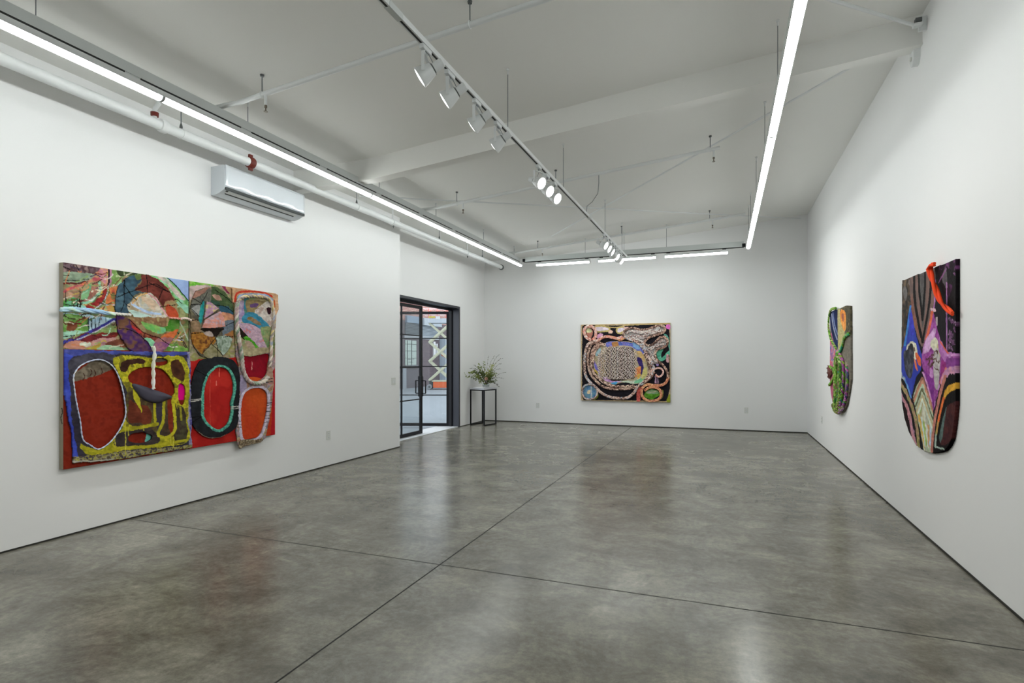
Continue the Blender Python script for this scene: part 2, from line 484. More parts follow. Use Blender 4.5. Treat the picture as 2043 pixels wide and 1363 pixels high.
def make_spot():
    r = thing('spotlight', 'x', 'spotlight', (0, 0, 0), 'white spotlights clipped to the track')
    ORG[r.name] = np.zeros(3)
    ad = MB().box(-.016, .016, -.055, .055, -.032, -.002).build('adapter', M['lampwhite'], r, bevel=.003)
    MB().tube([(0, 0, -.03), (0, 0, -.062)], .007, 10).build('stem', M['steel'], ad, smooth=True)
    yk = MB()
    W_, D_ = .074, .175
    yk.box(-.011, .011, -W_, W_, -.066, -.061)
    for sg in (-1, 1):
        yk.box(-.011, .011, sg * W_ - .0025, sg * W_ + .0025, -D_ - .012, -.061)
    yk.build('yoke', M['lampwhite'], r, bevel=.001)
    hd = MB().lathe((0, 0, 0), (1, 0, 0), [(-.135, .022), (-.130, .030), (-.060, .031), (-.055, .040), (-.045, .043), (.020, .062), (.040, .0665), (.046, .066), (.046, .058), (.036, .056)], 28)
    hd = hd.build('lamp_head', M['lampwhite'], r, smooth=True)
    hd.location = (0, 0, -.172)
    ln = MB().lathe((0, 0, 0), (1, 0, 0), [(.030, .0565), (.042, .0570), (.048, .045), (.051, .02), (.052, .001)], 28).build('lens', M['lens'], hd, smooth=True)
    bd = MB().lathe((0, 0, 0), (1, 0, 0), [(-.064, .0318), (-.058, .0330), (-.055, .0405), (-.0585, .041)], 28).build('collar', M['darkgrey'], hd, smooth=True)
    cd = MB().tube([(0, .01, -.03), (-.03, .03, -.07), (-.05, .02, -.11), (-.09, .0, -.15)], .0028, 6).build('cord', M['steel'], r, smooth=True)
    return r
def copy_tree(o, parent=None):
    c = o.copy(); sc.collection.objects.link(c); c.parent = parent
    for ch in list(o.children):
        copy_tree(ch, c)
    return c
spot0 = make_spot()
targets = [(-5.0, 2.2, 1.2), (-5.0, 2.7, 1.2), (-5.0, 3.6, 1.3), (-5.0, 4.2, 1.3),
           (1.4, 4.25, 1.5), (1.4, 4.6, 1.5), (1.4, 4.9, 1.6),
           (1.45, 8.1, 1.5), (1.45, 8.7, 1.5), (1.45, 9.3, 1.5), (-2.2, 12.3, 1.4),
           (1.45, 9.4, 1.5), (-1.9, 12.3, 1.5), (1.45, 9.8, 1.4)]
slab = ['white spotlight aimed at left painting, nearest to the camera of all spotlights',
        'white spotlight aimed at left painting, second along the track from the camera',
        'white spotlight aimed left, third along the track, in front of the cross beam',
        'white spotlight aimed left, fourth along the track, overlapping the cross beam',
        'lit white spotlight, first and upper left disc of the middle trio',
        'lit white spotlight, middle disc of the middle trio',
        'lit white spotlight, lower right disc of the middle trio',
        'lit white spotlight, upper left disc of the far cluster with visible yoke',
        'lit white spotlight, second slim disc of the far cluster',
        'lit white spotlight, third slim disc of the far cluster',
        'white spotlight seen from behind as grey disc in the far cluster',
        'white spotlight in the far cluster just after the grey backed one',
        'white spotlight aimed at the back wall, last but one on the track',
        'white spotlight closest to the back end of the track']
spots = [spot0] + [copy_tree(spot0) for _ in spotY[1:]]
for i, (y, tg) in enumerate(zip(spotY, targets)):
    o = spots[i]
    base = np.array([SX, y, SZ])
    o.location = base
    ORG[o.name] = base
    o['label'] = slab[i]
    piv = base + [0, 0, -.172]
    d = np.array(tg) - piv; d /= np.linalg.norm(d)
    az = math.atan2(d[1], d[0]); el = math.asin(d[2])
    for ch in o.children:
        if ch.name.startswith('yoke') or ch.name.startswith('cord'): ch.rotation_euler = (0, 0, az)
        if ch.name.startswith('lamp_head'): ch.rotation_euler = (0, -el, az)
    ld = bpy.data.lights.new('beam', 'SPOT'); ld.energy = SPOT_WATTS; ld.spot_size = math.radians(75); ld.spot_blend = 1.0
    ld.shadow_soft_size = .05; ld.color = (1, .97, .92)
    lo = bpy.data.objects.new('beam', ld); sc.collection.objects.link(lo)
    lo.parent = o
    lo.location = Vector((0, 0, -.172)) + Vector(d * .062)
    lo.rotation_euler = Vector(d).to_track_quat('-Z', 'Y').to_euler()

# ---------------------------------------------------------------- pipes and hangers
def sprinkler(x, y, z, parent, hang=.10):
    o = MB().tube([(x, y, z), (x, y, z - hang)], .012, 10).build('drop_nipple', M['pipe'], parent, smooth=True)
    MB().lathe((x, y, z - hang), (0, 0, -1), [(0, .012), (.02, .013), (.022, .006), (.05, .006), (.052, .017), (.056, .017)], 12).build('sprinkler_head', M['brass'], o, smooth=True)
def hanger(x, y, z, r, parent):
    h = MB().tube([(x, y, z + r), (x, y, ceil_z(x) - .005)], .005, 8).build('hanger_rod', M['steel'], parent)
    ring = [(x, y + math.sin(a) * (r + .005), z + math.cos(a) * (r + .005)) for a in np.linspace(0, 2 * math.pi, 17)]
    ring = MB().tube(ring, .004, 6)
    ring.build('clevis', M['pipe'], h)
    MB().lathe((x, y, ceil_z(x) - .016), (0, 0, 1), [(0, .016), (.016, .018)], 10).build('ceiling_plate', M['darkgrey'], h)
def hanger_x(x, y, z, r, parent, ztop):
    h = MB().tube([(x, y, z + r), (x, y, ztop)], .005, 8).build('hanger_rod', M['steel'], parent)
    MB().lathe((x, y, z + r), (0, 0, 1), [(0, .016), (.03, .012), (.05, .006)], 10).build('clevis_nut', M['darkgrey'], h)
    ring = [(x + math.sin(a) * (r + .003), y, z + math.cos(a) * (r + .003)) for a in np.linspace(0, 2 * math.pi, 17)]
    MB().tube(ring, .004, 6).build('clevis', M['pipe'], h)
# big main along the left wall
px_, pz_ = -4.76, 3.575
t = thing('sprinkler_main_pipe', 'thick white sprinkler main pipe running above the air conditioner along the left wall', 'pipe', (px_, 4, pz_))
MB().tube([(px_, YN + .05, pz_), (px_, 11.80, pz_)], .045, 20).build('pipe', M['pipe'], t, smooth=True)
for y, c in ((3.60, 'steel'), (4.60, 'red')):
    cp = MB().lathe((px_, y - .035, pz_), (0, 1, 0), [(0, .046), (.004, .056), (.018, .061), (.052, .061), (.066, .056), (.07, .046)], 20)
    if c == 'red':
        cp.box(px_ - .012, px_ + .012, y - .022, y + .022, pz_ + .05, pz_ + .085)
        cp.box(px_ - .012, px_ + .012, y - .022, y + .022, pz_ - .085, pz_ - .05)
        cp.build('red_coupling', M['red'], t, smooth=True)
    else:
        cp.build('coupling', M['pipe'], t, smooth=True)
o = MB().tube([(px_, 3.52, pz_ + .03), (px_, 3.52, pz_ + .12), (px_ + .06, 3.52, pz_ + .17)], .02, 10).build('branch_outlet', M['pipe'], t, smooth=True)
MB().lathe((px_, 3.52, pz_ + .055), (0, 0, 1), [(0, .032), (.035, .034), (.036, .025)], 14).build('red_collar', M['red'], o, smooth=True)
for y in (3.78, 6.45, 8.85, 10.75, 1.5):
    hanger_x(px_, y, pz_, .045, t, ceil_z(px_))
for y in (7.35, 10.0):
    o = MB().lathe((px_, y - .03, pz_), (0, 1, 0), [(0, .046), (.004, .054), (.056, .054), (.06, .046)], 18).build('tee', M['pipe'], t, smooth=True)
    MB().tube([(px_, y, pz_ + .04), (px_, y, ceil_z(px_) - .06), (px_ + .15, y, ceil_z(px_) - .05)], .012, 10).build('branch_outlet', M['pipe'], o, smooth=True)
    MB().lathe((px_, y + .02, pz_ - .04), (0, 0, -1), [(0, .012), (.03, .014), (.032, .005), (.05, .012)], 10).build('drain_plug', M['darkgrey'], o, smooth=True)
MB().lathe((px_, 11.78, pz_), (0, 1, 0), [(0, .046), (.004, .060), (.045, .062), (.05, .055), (.075, .05), (.085, .02)], 18).build('end_cap', M['darkgrey'], t, smooth=True)

def branch(y, x0, x1, hangers, heads, label, r=.021, drop=.17):
    t = thing('sprinkler_branch_pipe', label, 'pipe', ((x0 + x1) / 2, y, ceil_z((x0 + x1) / 2) - drop), 'thin sprinkler branch pipes under the ceiling')
    zz = lambda x: ceil_z(x) - drop
    xs = [x0, -3.9, x1] if x0 < -3.9 < x1 else [x0, x1]
    MB().tube([(x, y, zz(x)) for x in xs], r, 14).build('pipe', M['pipe'], t, smooth=True)
    for x in hangers: hanger(x, y, zz(x), r, t)
    for x in heads: sprinkler(x, y - .0, zz(x), t)
branch(3.66, -4.35, -0.2, [-3.66, -1.72], [-3.62], 'thin white sprinkler pipe crossing nearest to the camera, under the spotlight track start')
branch(7.22, -4.35, -0.05, [-3.6, -2.12, -0.16], [-3.50, -0.12], 'thin white sprinkler pipe crossing just behind the cross beam')
branch(10.79, -4.35, 0.35, [-3.55, -1.85, -0.25], [-3.45, -0.20], 'thin white sprinkler pipe crossing nearest to the back wall')
def rod(p, q, label, r=.011):
    t = thing('tie_rod', label, 'tie rod', tuple((np.array(p) + np.array(q)) / 2), 'diagonal bracing rods under the ceiling')
    MB().tube([p, q], r, 8).build('rod', M['pipe'], t, smooth=True)
    return t
t = rod((XR - .07, 5.47, 4.20), (-1.3, 2.75, 4.02), 'white diagonal bracing rod meeting the right wall in front of the cross beam', .014)
MB().obox((XR - .031, 5.47, 4.21), (.03, 0, 0), (0, .012, 0), (0, 0, .06)).obox((XR - .07, 5.45, 4.195), (.03, 0, 0), (0, .03, 0), (0, 0, .012)).build('wall_bracket', M['white'], t, bevel=.004)
MB().obox((XR - .065, 5.455, 4.235), (.022, 0, 0), (0, .022, 0), (0, 0, .016)).build('bolt', M['darkgrey'], t)
rod((1.35, 5.75, 4.21), (-3.1, 10.3, 3.84), 'thin white diagonal rod from beam at right towards the back left')
rod((-4.75, 6.5, 3.74), (1.40, 12.2, 4.22), 'thin white diagonal rod from beam at left towards the back right corner')
# cable feeding the track
MB_ = MB().tube([(-1.64, 7.72, ceil_z(-1.64)), (-1.64, 7.72, 3.93), (-1.65, 7.70, 3.78), (-1.72, 7.66, 3.66), (-1.79, 7.64, 3.60), (SX, 7.64, SZ + .038)], .005, 8)
tag(MB_.build('power_cable', M['steel'], smooth=True), 'thin grey cable drooping from the ceiling to the spotlight track', 'cable')
# alarm on the right wall
t = thing('fire_alarm', 'small white fire alarm horn high on right wall under the beam end', 'alarm', (XR, 5.68, 4.05))
MB().prism([(5.63, 4.12), (5.74, 4.12), (5.74, 4.02), (5.71, 3.97), (5.66, 3.97), (5.63, 4.02)], XR - .05, XR + .005, 'yz').build('housing', M['white'], t, bevel=.004)
MB().lathe((XR - .052, 5.685, 4.03), (-1, 0, 0), [(0, .02), (.008, .018)], 14).build('sounder', M['plastic'], t)
MB().tube([(XR - .012, 5.68, 4.10), (XR - .012, 5.68, 4.17), (XR - .02, 5.66, 4.2)], .009, 8).build('conduit', M['white'], t)

# ---------------------------------------------------------------- air conditioner
ay0, ay1 = 4.37, 5.55
t = thing('air_conditioner', 'white wall mounted split air conditioner high on the left wall', 'air conditioner', (XL, (ay0 + ay1) / 2, 3.19))
pr = [(XL, 3.195), (XL, 3.495), (XL + .17, 3.500), (XL + .195, 3.49), (XL + .20, 3.262), (XL + .185, 3.238), (XL + .11, 3.205), (XL + .04, 3.19)]
MB().prism(pr, ay0, ay1).build('body', mat('aircon_plastic', (0.66, 0.70, 0.74), 0.3, var=.01), t, bevel=.004)
m_ac = mat('aircon_gloss_panel', (0.70, 0.74, 0.78), 0.08, var=.01, scale=2.5, bump=.06, coat=.5)
fp = MB()
n = 40
for i in range(n):
    pass
vs = []; fs = []
zs = [3.497, 3.47, 3.42, 3.37, 3.32, 3.285, 3.268]
for i in range(n + 1):
    y = ay0 + .006 + (ay1 - ay0 - .012) * i / n
    for k, z in enumerate(zs):
        bow = .003 * math.sin(math.pi * k / (len(zs) - 1)) + .0012 * math.sin(i * .55 + k)
        vs.append((XL + .203 + bow, y, z))
m_ = len(zs)
for i in range(n):
    for k in range(m_ - 1):
        a = i * m_ + k; fs.append((a, a + 1, a + m_ + 1, a + m_))
po = MB().add(vs, fs).build('front_panel', m_ac, t, smooth=True)
sm = po.modifiers.new('thickness', 'SOLIDIFY'); sm.thickness = .01; sm.offset = -1
MB().obox((XL + .2, (ay0 + ay1) / 2, 3.249), (.007, 0, 0), (0, (ay1 - ay0) / 2 - .006, 0), (0, 0, .014)).build('lower_strip', mat('strip_grey', (.055, .06, .06), .6, spec=.2), t)
MB().obox((XL + .135, (ay0 + ay1) / 2 - .03, 3.2135), (.006, 0, .0028), (0, .50, 0), (-.0015, 0, .003)).build('air_slot', M['slot'], t)
MB().obox((XL + .16, (ay0 + ay1) / 2 - .03, 3.2245), (.018, 0, .0085), (0, .52, 0), (-.0006, 0, .0012)).build('louver', M['lampwhite'], t)
MB().obox((XL + .172, ay0 + .05, 3.2305), (.008, 0, .0037), (0, .012, 0), (-.001, 0, .002)).build('sensor', M['slot'], t)

# ---------------------------------------------------------------- outlets and switch
def plate(pos, axis, label, name='wall_outlet', cat='outlet', w=.075, h=.12, two=False):
    """axis: outward normal of the wall"""
    n = np.array(axis, float); s = np.cross(n, [0, 0, 1]); p = np.array(pos, float)
    t = thing(name, label, cat, tuple(p))
    MB().obox(p + n * .003, n * .004, s * w / 2, np.array([0, 0, h / 2])).build('cover_plate', M['plastic'], t, bevel=.002)
    if name == 'wall_outlet':
        for dz in (-.026, .026):
            f = MB().lathe(p + n * .006 + np.array([0, 0, dz]), n, [(0, .017), (.003, .0165)], 16).build('socket', M['white'], t)
            MB().obox(p + n * .0095 + s * .006 + np.array([0, 0, dz]), n * .0006, s * .0012, np.array([0, 0, .005])).obox(p + n * .0095 - s * .006 + np.array([0, 0, dz]), n * .0006, s * .0012, np.array([0, 0, .005])).build('slots', M['slot'], f)
    else:
        for ds in (-.023, .023):
            MB().obox(p + n * .008 + s * ds, n * .004, s * .016, np.array([0, 0, .033])).build('rocker', M['white'], t, bevel=.002)
plate(on(655, 868.5, 0, XL), (1, 0, 0), 'white wall outlet on left wall to the right of the big painting')
plate(on(785, 761, 0, XL), (1, 0, 0), 'white double light switch on left wall just before the glass door', 'light_switch', 'light switch', w=.115, h=.12)
def back_on(px, py):
    d = ray(px, py); n = np.array([-(YB1 - YB0), XR - XB, 0]); n /= np.linalg.norm(n)
    p0 = np.array([XB, YB0, 0]); return CAM + d * np.dot(p0 - CAM, n) / np.dot(d, n), -n
p, n = back_on(1073, 809); plate(p, n, 'white wall outlet on back wall between table and square painting')
p, n = back_on(1489, 819); plate(p, n, 'white wall outlet on back wall to the right of the square painting')
plate(on(1640, 838, 0, XR), (-1, 0, 0), 'white wall outlet low on right wall before the small painting')

# ---------------------------------------------------------------- glass doors
DX = -5.58
f = MB()
f.box(DX - .06, XB + .004, DY1 - .045, DY1 + .012, 0.0, DZ + .012)
f.box(DX - .06, XB + .004, DY0 - .01, DY0 + .045, 0.0, DZ + .012)
f.box(DX - .06, XB + .004, DY0 + .045, DY1 - .045, DZ - .035, DZ + .012)
fr = struct('door_1', f, M['frame'], 'blue black steel door frame lining the opening', bevel=.002)
st = MB().box(DX - .03, DX + .04, DY1 - .085, DY1 - .045, 0, DZ - .035).box(DX - .03, DX + .04, DY0 + .045, DY0 + .08, 0, DZ - .035).box(DX - .03, DX + .04, DY0 + .08, DY1 - .085, DZ - .075, DZ - .035)
st.build('door_stop', M['black'], fr)
struct('trim_1', MB().box(-5.86, XB - .02, DY0 - .01, DY1, 0.0005, 0.012), mat('pale_threshold', (0.62, 0.63, 0.64), .45, var=.06), 'pale stone threshold under the glass doors')

def leaf(name, hinge, dirv, width, label, mun, handle):
    """mun: distances of the upright glazing bars from the hinge"""
    h = np.array(hinge, float); e = np.array(dirv, float); e /= np.linalg.norm(e)
    n = np.array([-e[1], e[0], 0]); z = np.array([0, 0, 1.])
    Hh = 2.515
    def B(mb, a0, a1, z0, z1, th):
        mb.obox(h + e * (a0 + a1) / 2 + z * (z0 + z1) / 2, e * (a1 - a0) / 2, n * th / 2, z * (z1 - z0) / 2)
    zb = .015
    m = MB()
    B(m, 0, .058, zb, Hh, .045); B(m, width - .058, width, zb, Hh, .045)
    B(m, .058, width - .058, Hh - .058, Hh, .045); B(m, .058, width - .058, zb, zb + .062, .045)
    o = struct(name, m, M['black'], label, bevel=.002)
    for u in mun:
        g = MB(); B(g, u - .010, u + .010, zb + .06, Hh - .058, .030); g.build('glazing_bar', M['black'], o)
    for zz in (.69, 1.315, 1.93):
        g = MB(); B(g, .058, width - .058, zz - .010, zz + .010, .028); g.build('glazing_bar', M['black'], o)
    g = MB(); B(g, .05, width - .05, zb + .05, Hh - .05, .006); g.build('glass', M['glass'], o)
    if handle:
        g = MB(); B(g, width - .075, width + .004, .74, 1.14, .075); lk = g.build('lock_box', M['black'], o, bevel=.003)
        for sg in (-1, 1):
            a = h + e * (width - .035) + n * sg * .035
            pts = [a + z * .80, a + z * .80 + n * sg * .075, a + z * 1.05 + n * sg * .075, a + z * 1.05]
            g = MB()
            for p_, q_ in zip(pts[:-1], pts[1:]): g.bar(p_, q_, .016, .022, up=e)
            g.build('handle', M['black'], o)
    for zz in (.3, 1.2, 2.2):
        g = MB().lathe(h - e * .006 + n * .02 + z * zz, (0, 0, 1), [(0, .011), (.10, .011)], 10).build('hinge', M['frame'], o)
    return o
leaf('door_2', (DX, DY0 + .05, 0), (0, 1, 0), 9.64 - DY0 - .05, 'closed black framed glass door leaf with pull handle', [8.906 - DY0 - .05], True)
leaf('door_3', (DX - .035, DY1 - .05, 0), (-.945, -.327, 0), 1.2, 'open black framed glass door leaf swung outside', [.60], False)

# ---------------------------------------------------------------- the yard outside
asph = mat('pale_asphalt', (0.30, 0.33, 0.36), .8, var=.12, scale=1.5)
struct('ground_outside', MB().box(-40, -5.86, -5, 60, -.12, -0.02), asph, 'pale grey asphalt yard outside the door')
def brick_mat(name, c1, c2, mortar, sc_=1.0):
    m, nt, bs = nodes(name)
    tc = nt.nodes.new('ShaderNodeTexCoord')
    mp = nt.nodes.new('ShaderNodeMapping'); mp.inputs['Rotation'].default_value = (0, 0, 0)
    sp = nt.nodes.new('ShaderNodeSeparateXYZ'); cb = nt.nodes.new('ShaderNodeCombineXYZ')
    nt.links.new(tc.outputs['Object'], sp.inputs[0])
    nt.links.new(sp.outputs['Y'], cb.inputs['X']); nt.links.new(sp.outputs['Z'], cb.inputs['Y'])
    br = nt.nodes.new('ShaderNodeTexBrick')
    br.inputs['Scale'].default_value = sc_; br.inputs['Brick Width'].default_value = .22; br.inputs['Row Height'].default_value = .075; br.inputs['Mortar Size'].default_value = .009
    br.inputs['Color1'].default_value = lin(c1) + [1]; br.inputs['Color2'].default_value = lin(c2) + [1]; br.inputs['Mortar'].default_value = lin(mortar) + [1]
    nt.links.new(cb.outputs[0], br.inputs['Vector']); nt.links.new(br.outputs['Color'], bs.inputs['Base Color'])
    bs.inputs['Roughness'].default_value = .85
    return m
FX = -15.6
def fy(px): return float(on(px, 719, 0, FX)[1])
def fz(px, py): return float(on(px, py, 0, FX)[2])
bd = thing('neighbouring_building', 'brick building with roller shutter and gridded window across the yard', 'building', (FX, 27, 0))
MB().box(FX - 3, FX, 14, 50, -.02, 3.55).build('lower_wall', brick_mat('brown_brick', '5c5157', '6a5c60', '77696c'), bd)
MB().box(FX - 3, FX, 14, 50, 3.55, 5.3).build('upper_wall', brick_mat('red_brick', 'b4786c', '9a6259', 'd8c4b8'), bd)
def fpanel(name, x0, x1, y0, y1, m, depth=.06, parent=bd, inset=0):
    z0, z1 = fz((x0 + x1) / 2, y1), fz((x0 + x1) / 2, y0)
    o = MB().box(FX + inset + .001, FX + inset + depth, fy(x0), fy(x1), z0, z1).build(name, m, parent)
    return o
slat = mat('shutter_steel', (0.30, 0.34, 0.38), .5, .3, var=.05)
def shutter(x0, x1, y0, y1, m):
    z0, z1 = fz((x0 + x1) / 2, y1), fz((x0 + x1) / 2, y0)
    a, b = fy(x0), fy(x1); mb = MB(); k = int((z1 - z0) / .075)
    pr = []
    for i in range(k):
        z = z0 + i * (z1 - z0) / k; h = (z1 - z0) / k
        pr += [(FX + .02, z), (FX + .055, z + h * .2), (FX + .055, z + h * .8)]
    pr += [(FX + .02, z1), (FX + .002, z1), (FX + .002, z0)]
    mb.prism(pr, a, b)
    return mb.build('roller_shutter', m, bd)
shutter(807.5, 834.5, 645.5, 668.5, mat('dark_shutter', (0.16, 0.175, 0.19), .5, .3))
shutter(839, 872, 651, 675, slat)
fpanel('sign_board', 808.5, 836, 631, 645, mat('blue_grey_sign', (0.26, 0.33, 0.42), .5), .12)
fpanel('lintel', 806, 874, 669.5, 676.5, mat('pale_lintel', (0.42, 0.42, 0.44), .7), .05)
fpanel('shutter_housing', 838.5, 874, 637, 651, mat('housing_grey', (0.42, 0.46, 0.50), .5), .25)
fpanel('lower_door', 809.5, 832.5, 737, 776, mat('plum_door', (0.135, 0.11, 0.13), .6), .04)
fpanel('corner_post', 800.5, 807, 735, 776.5, mat('pale_post', (0.36, 0.38, 0.42), .6), .12)
wm = fpanel('window_panes', 808, 829.8, 679.5, 728.5, mat('green_white_glass', (0.52, 0.60, 0.53), .25), .03)
tag(wm, 'pale green glazed window')
fpanel('window_sill', 807, 831, 729, 733, mat('sill_grey', (0.25, 0.25, 0.27), .7), .1)
for px in (811.5, 820.3): fpanel('window_bar', px - .25, px + .25, 679.5, 728.5, M['black'], .05)
for py in (687, 700.5, 714.5): fpanel('window_bar', 808, 829.8, py - .3, py + .3, M['black'], .05)
random.seed(3)
for (x0, x1, y) in ((811, 824.5, 717.0), (813.5, 823, 722.7)):
    mk = MB(); x = x0
    zc = fz((x0 + x1) / 2, y)
    while x < x1:
        w_ = random.uniform(.5, 1.0)
        mk.box(FX + .031, FX + .034, fy(x), fy(x + w_ * .55), zc - .04, zc + .04 * random.choice([1, 1, .4])); x += w_ + .4
    mk.build('window_lettering', M['darkgrey'], bd)
fpanel('rain_pipe', 877, 887, 676, 764, mat('pale_pipe_box', (0.46, 0.52, 0.58), .5), .4)
for (x0, x1, y0, y1) in ((863.5, 865.6, 682, 712), (868.8, 870, 686, 708)):
    fpanel('window_mullion', x0, x1, y0, y1, mat('white_mullion', (0.9, 0.9, 0.9), .5), .1)

# scissor lift, its long side turned to the viewer
LZ = 28.0
def lift_pt(px, py, back=0.0):
    d = ray(px, py); return CAM + d * (LZ + back)
rt = np.array([COS, SIN, 0]); fw = np.array([-SIN, COS, 0]); up = np.array([0, 0, 1.])
cream = mat('cream_lift_paint', (0.62, 0.62, 0.46), .45, var=.05)
orange = mat('orange_lift_paint', (0.80, 0.17, 0.06), .4, var=.04)
greyp = mat('pale_platform', (0.55, 0.60, 0.66), .5)
redp = mat('red_rail_paint', (0.85, 0.22, 0.18), .4)
base = lift_pt(880, 776); base[2] = -.02
t = thing('scissor_lift', 'orange and cream scissor lift raised in the yard, seen through the door', 'lift', tuple(base))
def lb(a0, a1, d0, d1, z0, z1):      # box in lift coordinates: along, depth, height
    c = base + rt * (a0 + a1) / 2 + fw * (d0 + d1) / 2; c = np.array([c[0], c[1], (z0 + z1) / 2])
    return (c, rt * (a1 - a0) / 2, fw * (d1 - d0) / 2, up * (z1 - z0) / 2)
MB().obox(*lb(-.40, .72, 0, .75, .07, .37)).build('chassis', orange, t, bevel=.01)
MB().obox(*lb(-.46, .76, -.01, .76, .375, .43)).build('chassis_top', cream, t)
for a in (-.59, .82):
    for d0 in (-.02, .62):
        c = base + rt * a + fw * d0; c = np.array([c[0], c[1], .115])
        w_ = MB().lathe(c, fw, [(0, .08), (.005, .125), (.02, .135), (.12, .135), (.14, .12), (.14, .02)], 20).build('wheel', mat('pale_tyre', (0.30, 0.32, 0.34), .8) if 'pale_tyre' not in bpy.data.materials else bpy.data.materials['pale_tyre'], t, smooth=True)
        MB().lathe(c - fw * .01, fw, [(0, .06), (.02, .065)], 14).build('hub', M['darkgrey'], w_)
MB().obox(*lb(-.62, -.40, .1, .65, .12, .40)).build('steering_bracket', M['darkgrey'], t)
T_ = .957
for k in range(3):
    z0, z1 = .45 + k * T_, .45 + (k + 1) * T_
    for dpt in (.02, .50):
        for (a, b, off) in ((-.61, .47, 0), (.47, -.61, .06)):
            p_ = base + rt * a + fw * (dpt + off); q_ = base + rt * b + fw * (dpt + off)
            p_[2] = z0; q_[2] = z1
            MB().bar(p_, q_, .10, .045, up=fw).build('scissor_arm', cream, t, bevel=.004)
    for a in (-.61, .47):
        p_ = base + rt * a; p_[2] = z0
        MB().tube([p_, p_ + fw * .62], .03, 10).build('pivot_bar', cream, t)
p_ = base - rt * .02 + fw * .3; p_[2] = 1.75
q_ = base + rt * .30 + fw * .3; q_[2] = 1.55
MB().tube([p_, q_], .05, 10).build('lift_cylinder', orange, t)
MB().obox(*lb(-.66, .90, -.02, .76, 3.33, 3.56)).build('platform', greyp, t)
MB().obox(*lb(-.62, -.30, -.035, -.025, 3.58, 3.66)).build('yellow_notice', mat('yellow_notice', (0.65, 0.55, 0.08), .5), t)
MB().obox(*lb(-.26, -.05, -.035, -.025, 3.50, 3.66)).build('white_notice', M['white'], t)
for zz in (3.75, 4.05):
    g = MB()
    for d0 in (0, .74):
        p_ = base - rt * .9 + fw * d0; q_ = base + rt * .9 + fw * d0; p_[2] = q_[2] = zz; g.bar(p_, q_, .035, .035)
    for a in (-.9, .9):
        p_ = base + rt * a; q_ = base + rt * a + fw * .74; p_[2] = q_[2] = zz; g.bar(p_, q_, .035, .035)
    g.build('guard_rail', mat('overexposed_rail', (0.85, 0.62, 0.60), .4), t)  # red rails coloured pale pink, their overexposure is put into the colour
for a in (-.62, -.2, .25, .65):
    for d0 in (0, .74):
        p_ = base + rt * a + fw * d0; q_ = p_.copy(); p_[2] = 3.56; q_[2] = 4.05
        MB().bar(p_, q_, .035, .035, up=fw).build('guard_post', redp, t)

# ---------------------------------------------------------------- side table with papers and flowers
c_ = [on(938.3, 848.5, 2, 0), on(960.5, 843.9, 2, 0), on(989.1, 845.9, 2, 0), on(969.3, 851.1, 2, 0)]
tc_ = sum(c_) / 4
e1 = ((c_[3] - c_[0]) + (c_[2] - c_[1])); e1 /= np.linalg.norm(e1); e2 = np.array([-e1[1], e1[0], 0])
a1 = .185; a2 = .24; TH_ = .80
t = thing('side_table', 'slim black framed side table with grey top standing in the corner by the door', 'table', tuple(tc_))
def tp(u, v, z): return tc_ + e1 * u + e2 * v + np.array([0, 0, z])
for sg in (-1, 1):
    lg = MB(); r_ = .013
    lg.obox(tp(sg * a1, 0, r_ + .001), e1 * r_, e2 * a2, up * r_)
    for v in (-a2 + r_, a2 - r_): lg.obox(tp(sg * a1, v, (TH_) / 2 + r_), e1 * r_, e2 * r_, up * (TH_ / 2 - r_))
    lg.obox(tp(sg * a1, 0, TH_ - r_), e1 * r_, e2 * a2, up * r_)
    lg.build('loop_leg', M['black'], t, bevel=.002)
lg = MB()
for v in (-a2 + r_, a2 - r_): lg.obox(tp(0, v, TH_ - r_), e1 * (a1 - r_), e2 * r_, up * r_)
lg.build('top_rail', M['black'], t, bevel=.002)
MB().obox(tp(0, 0, TH_ + .018), e1 * (a1 + .014), e2 * (a2 + .01), up * .018).build('table_top', mat('pale_grey_top', (0.52, 0.53, 0.57), .35, var=.08, scale=4), t, bevel=.003)
ZT = TH_ + .036
paper = mat('white_paper', (0.85, 0.86, 0.86), .6)
random.seed(5)
for k in range(3):
    a = .25 + .12 * k; ca, sa = math.cos(a), math.sin(a)
    u_ = e1 * ca + e2 * sa; v_ = -e1 * sa + e2 * ca
    q = MB().obox(tp(-.03 + .01 * k, -.12 + .01 * k, ZT + .0035 + .0066 * k), u_ * .115, v_ * .085, up * .003)
    ob = q.build('paper_stack', paper, bevel=.001)
    tag(ob, ['white paper stack lying lowest on the side table', 'white paper stack in the middle of the pile on the side table', 'white paper stack topmost on the side table, slightly turned'][k], 'papers', 'papers on the side table')
# flowers
fl = thing('flower_arrangement', 'loose arrangement of olive green leaves, thin budding branches and a peach bloom', 'flowers', tuple(tp(.0, .10, ZT)))
vc = tp(.0, .10, ZT)
MB().lathe(vc, (0, 0, 1), [(0.001, .05), (.01, .075), (.05, .088), (.075, .08), (.085, .07), (.085, .066), (.07, .074), (.02, .068), (.014, .03)], 28, close=False).build('vase', M['clear'], fl, smooth=True)
MB().lathe(vc, (0, 0, 1), [(.016, .02), (.017, .064), (.045, .078), (.046, .01)], 24).build('water', mat('vase_water', (0.50, 0.50, 0.48), .05), fl, smooth=True)
stem_m = mat('brown_stem', '4a4130', .6, var=.2)
leaf_ms = [mat('olive_leaf', '7d8a3c', .55, var=.35, scale=40), mat('deep_leaf', '56652a', .55, var=.35, scale=40),
           mat('yellow_leaf', 'b4b868', .55, var=.3, scale=40), mat('bud_grey', '5a5648', .6, var=.3, scale=40)]
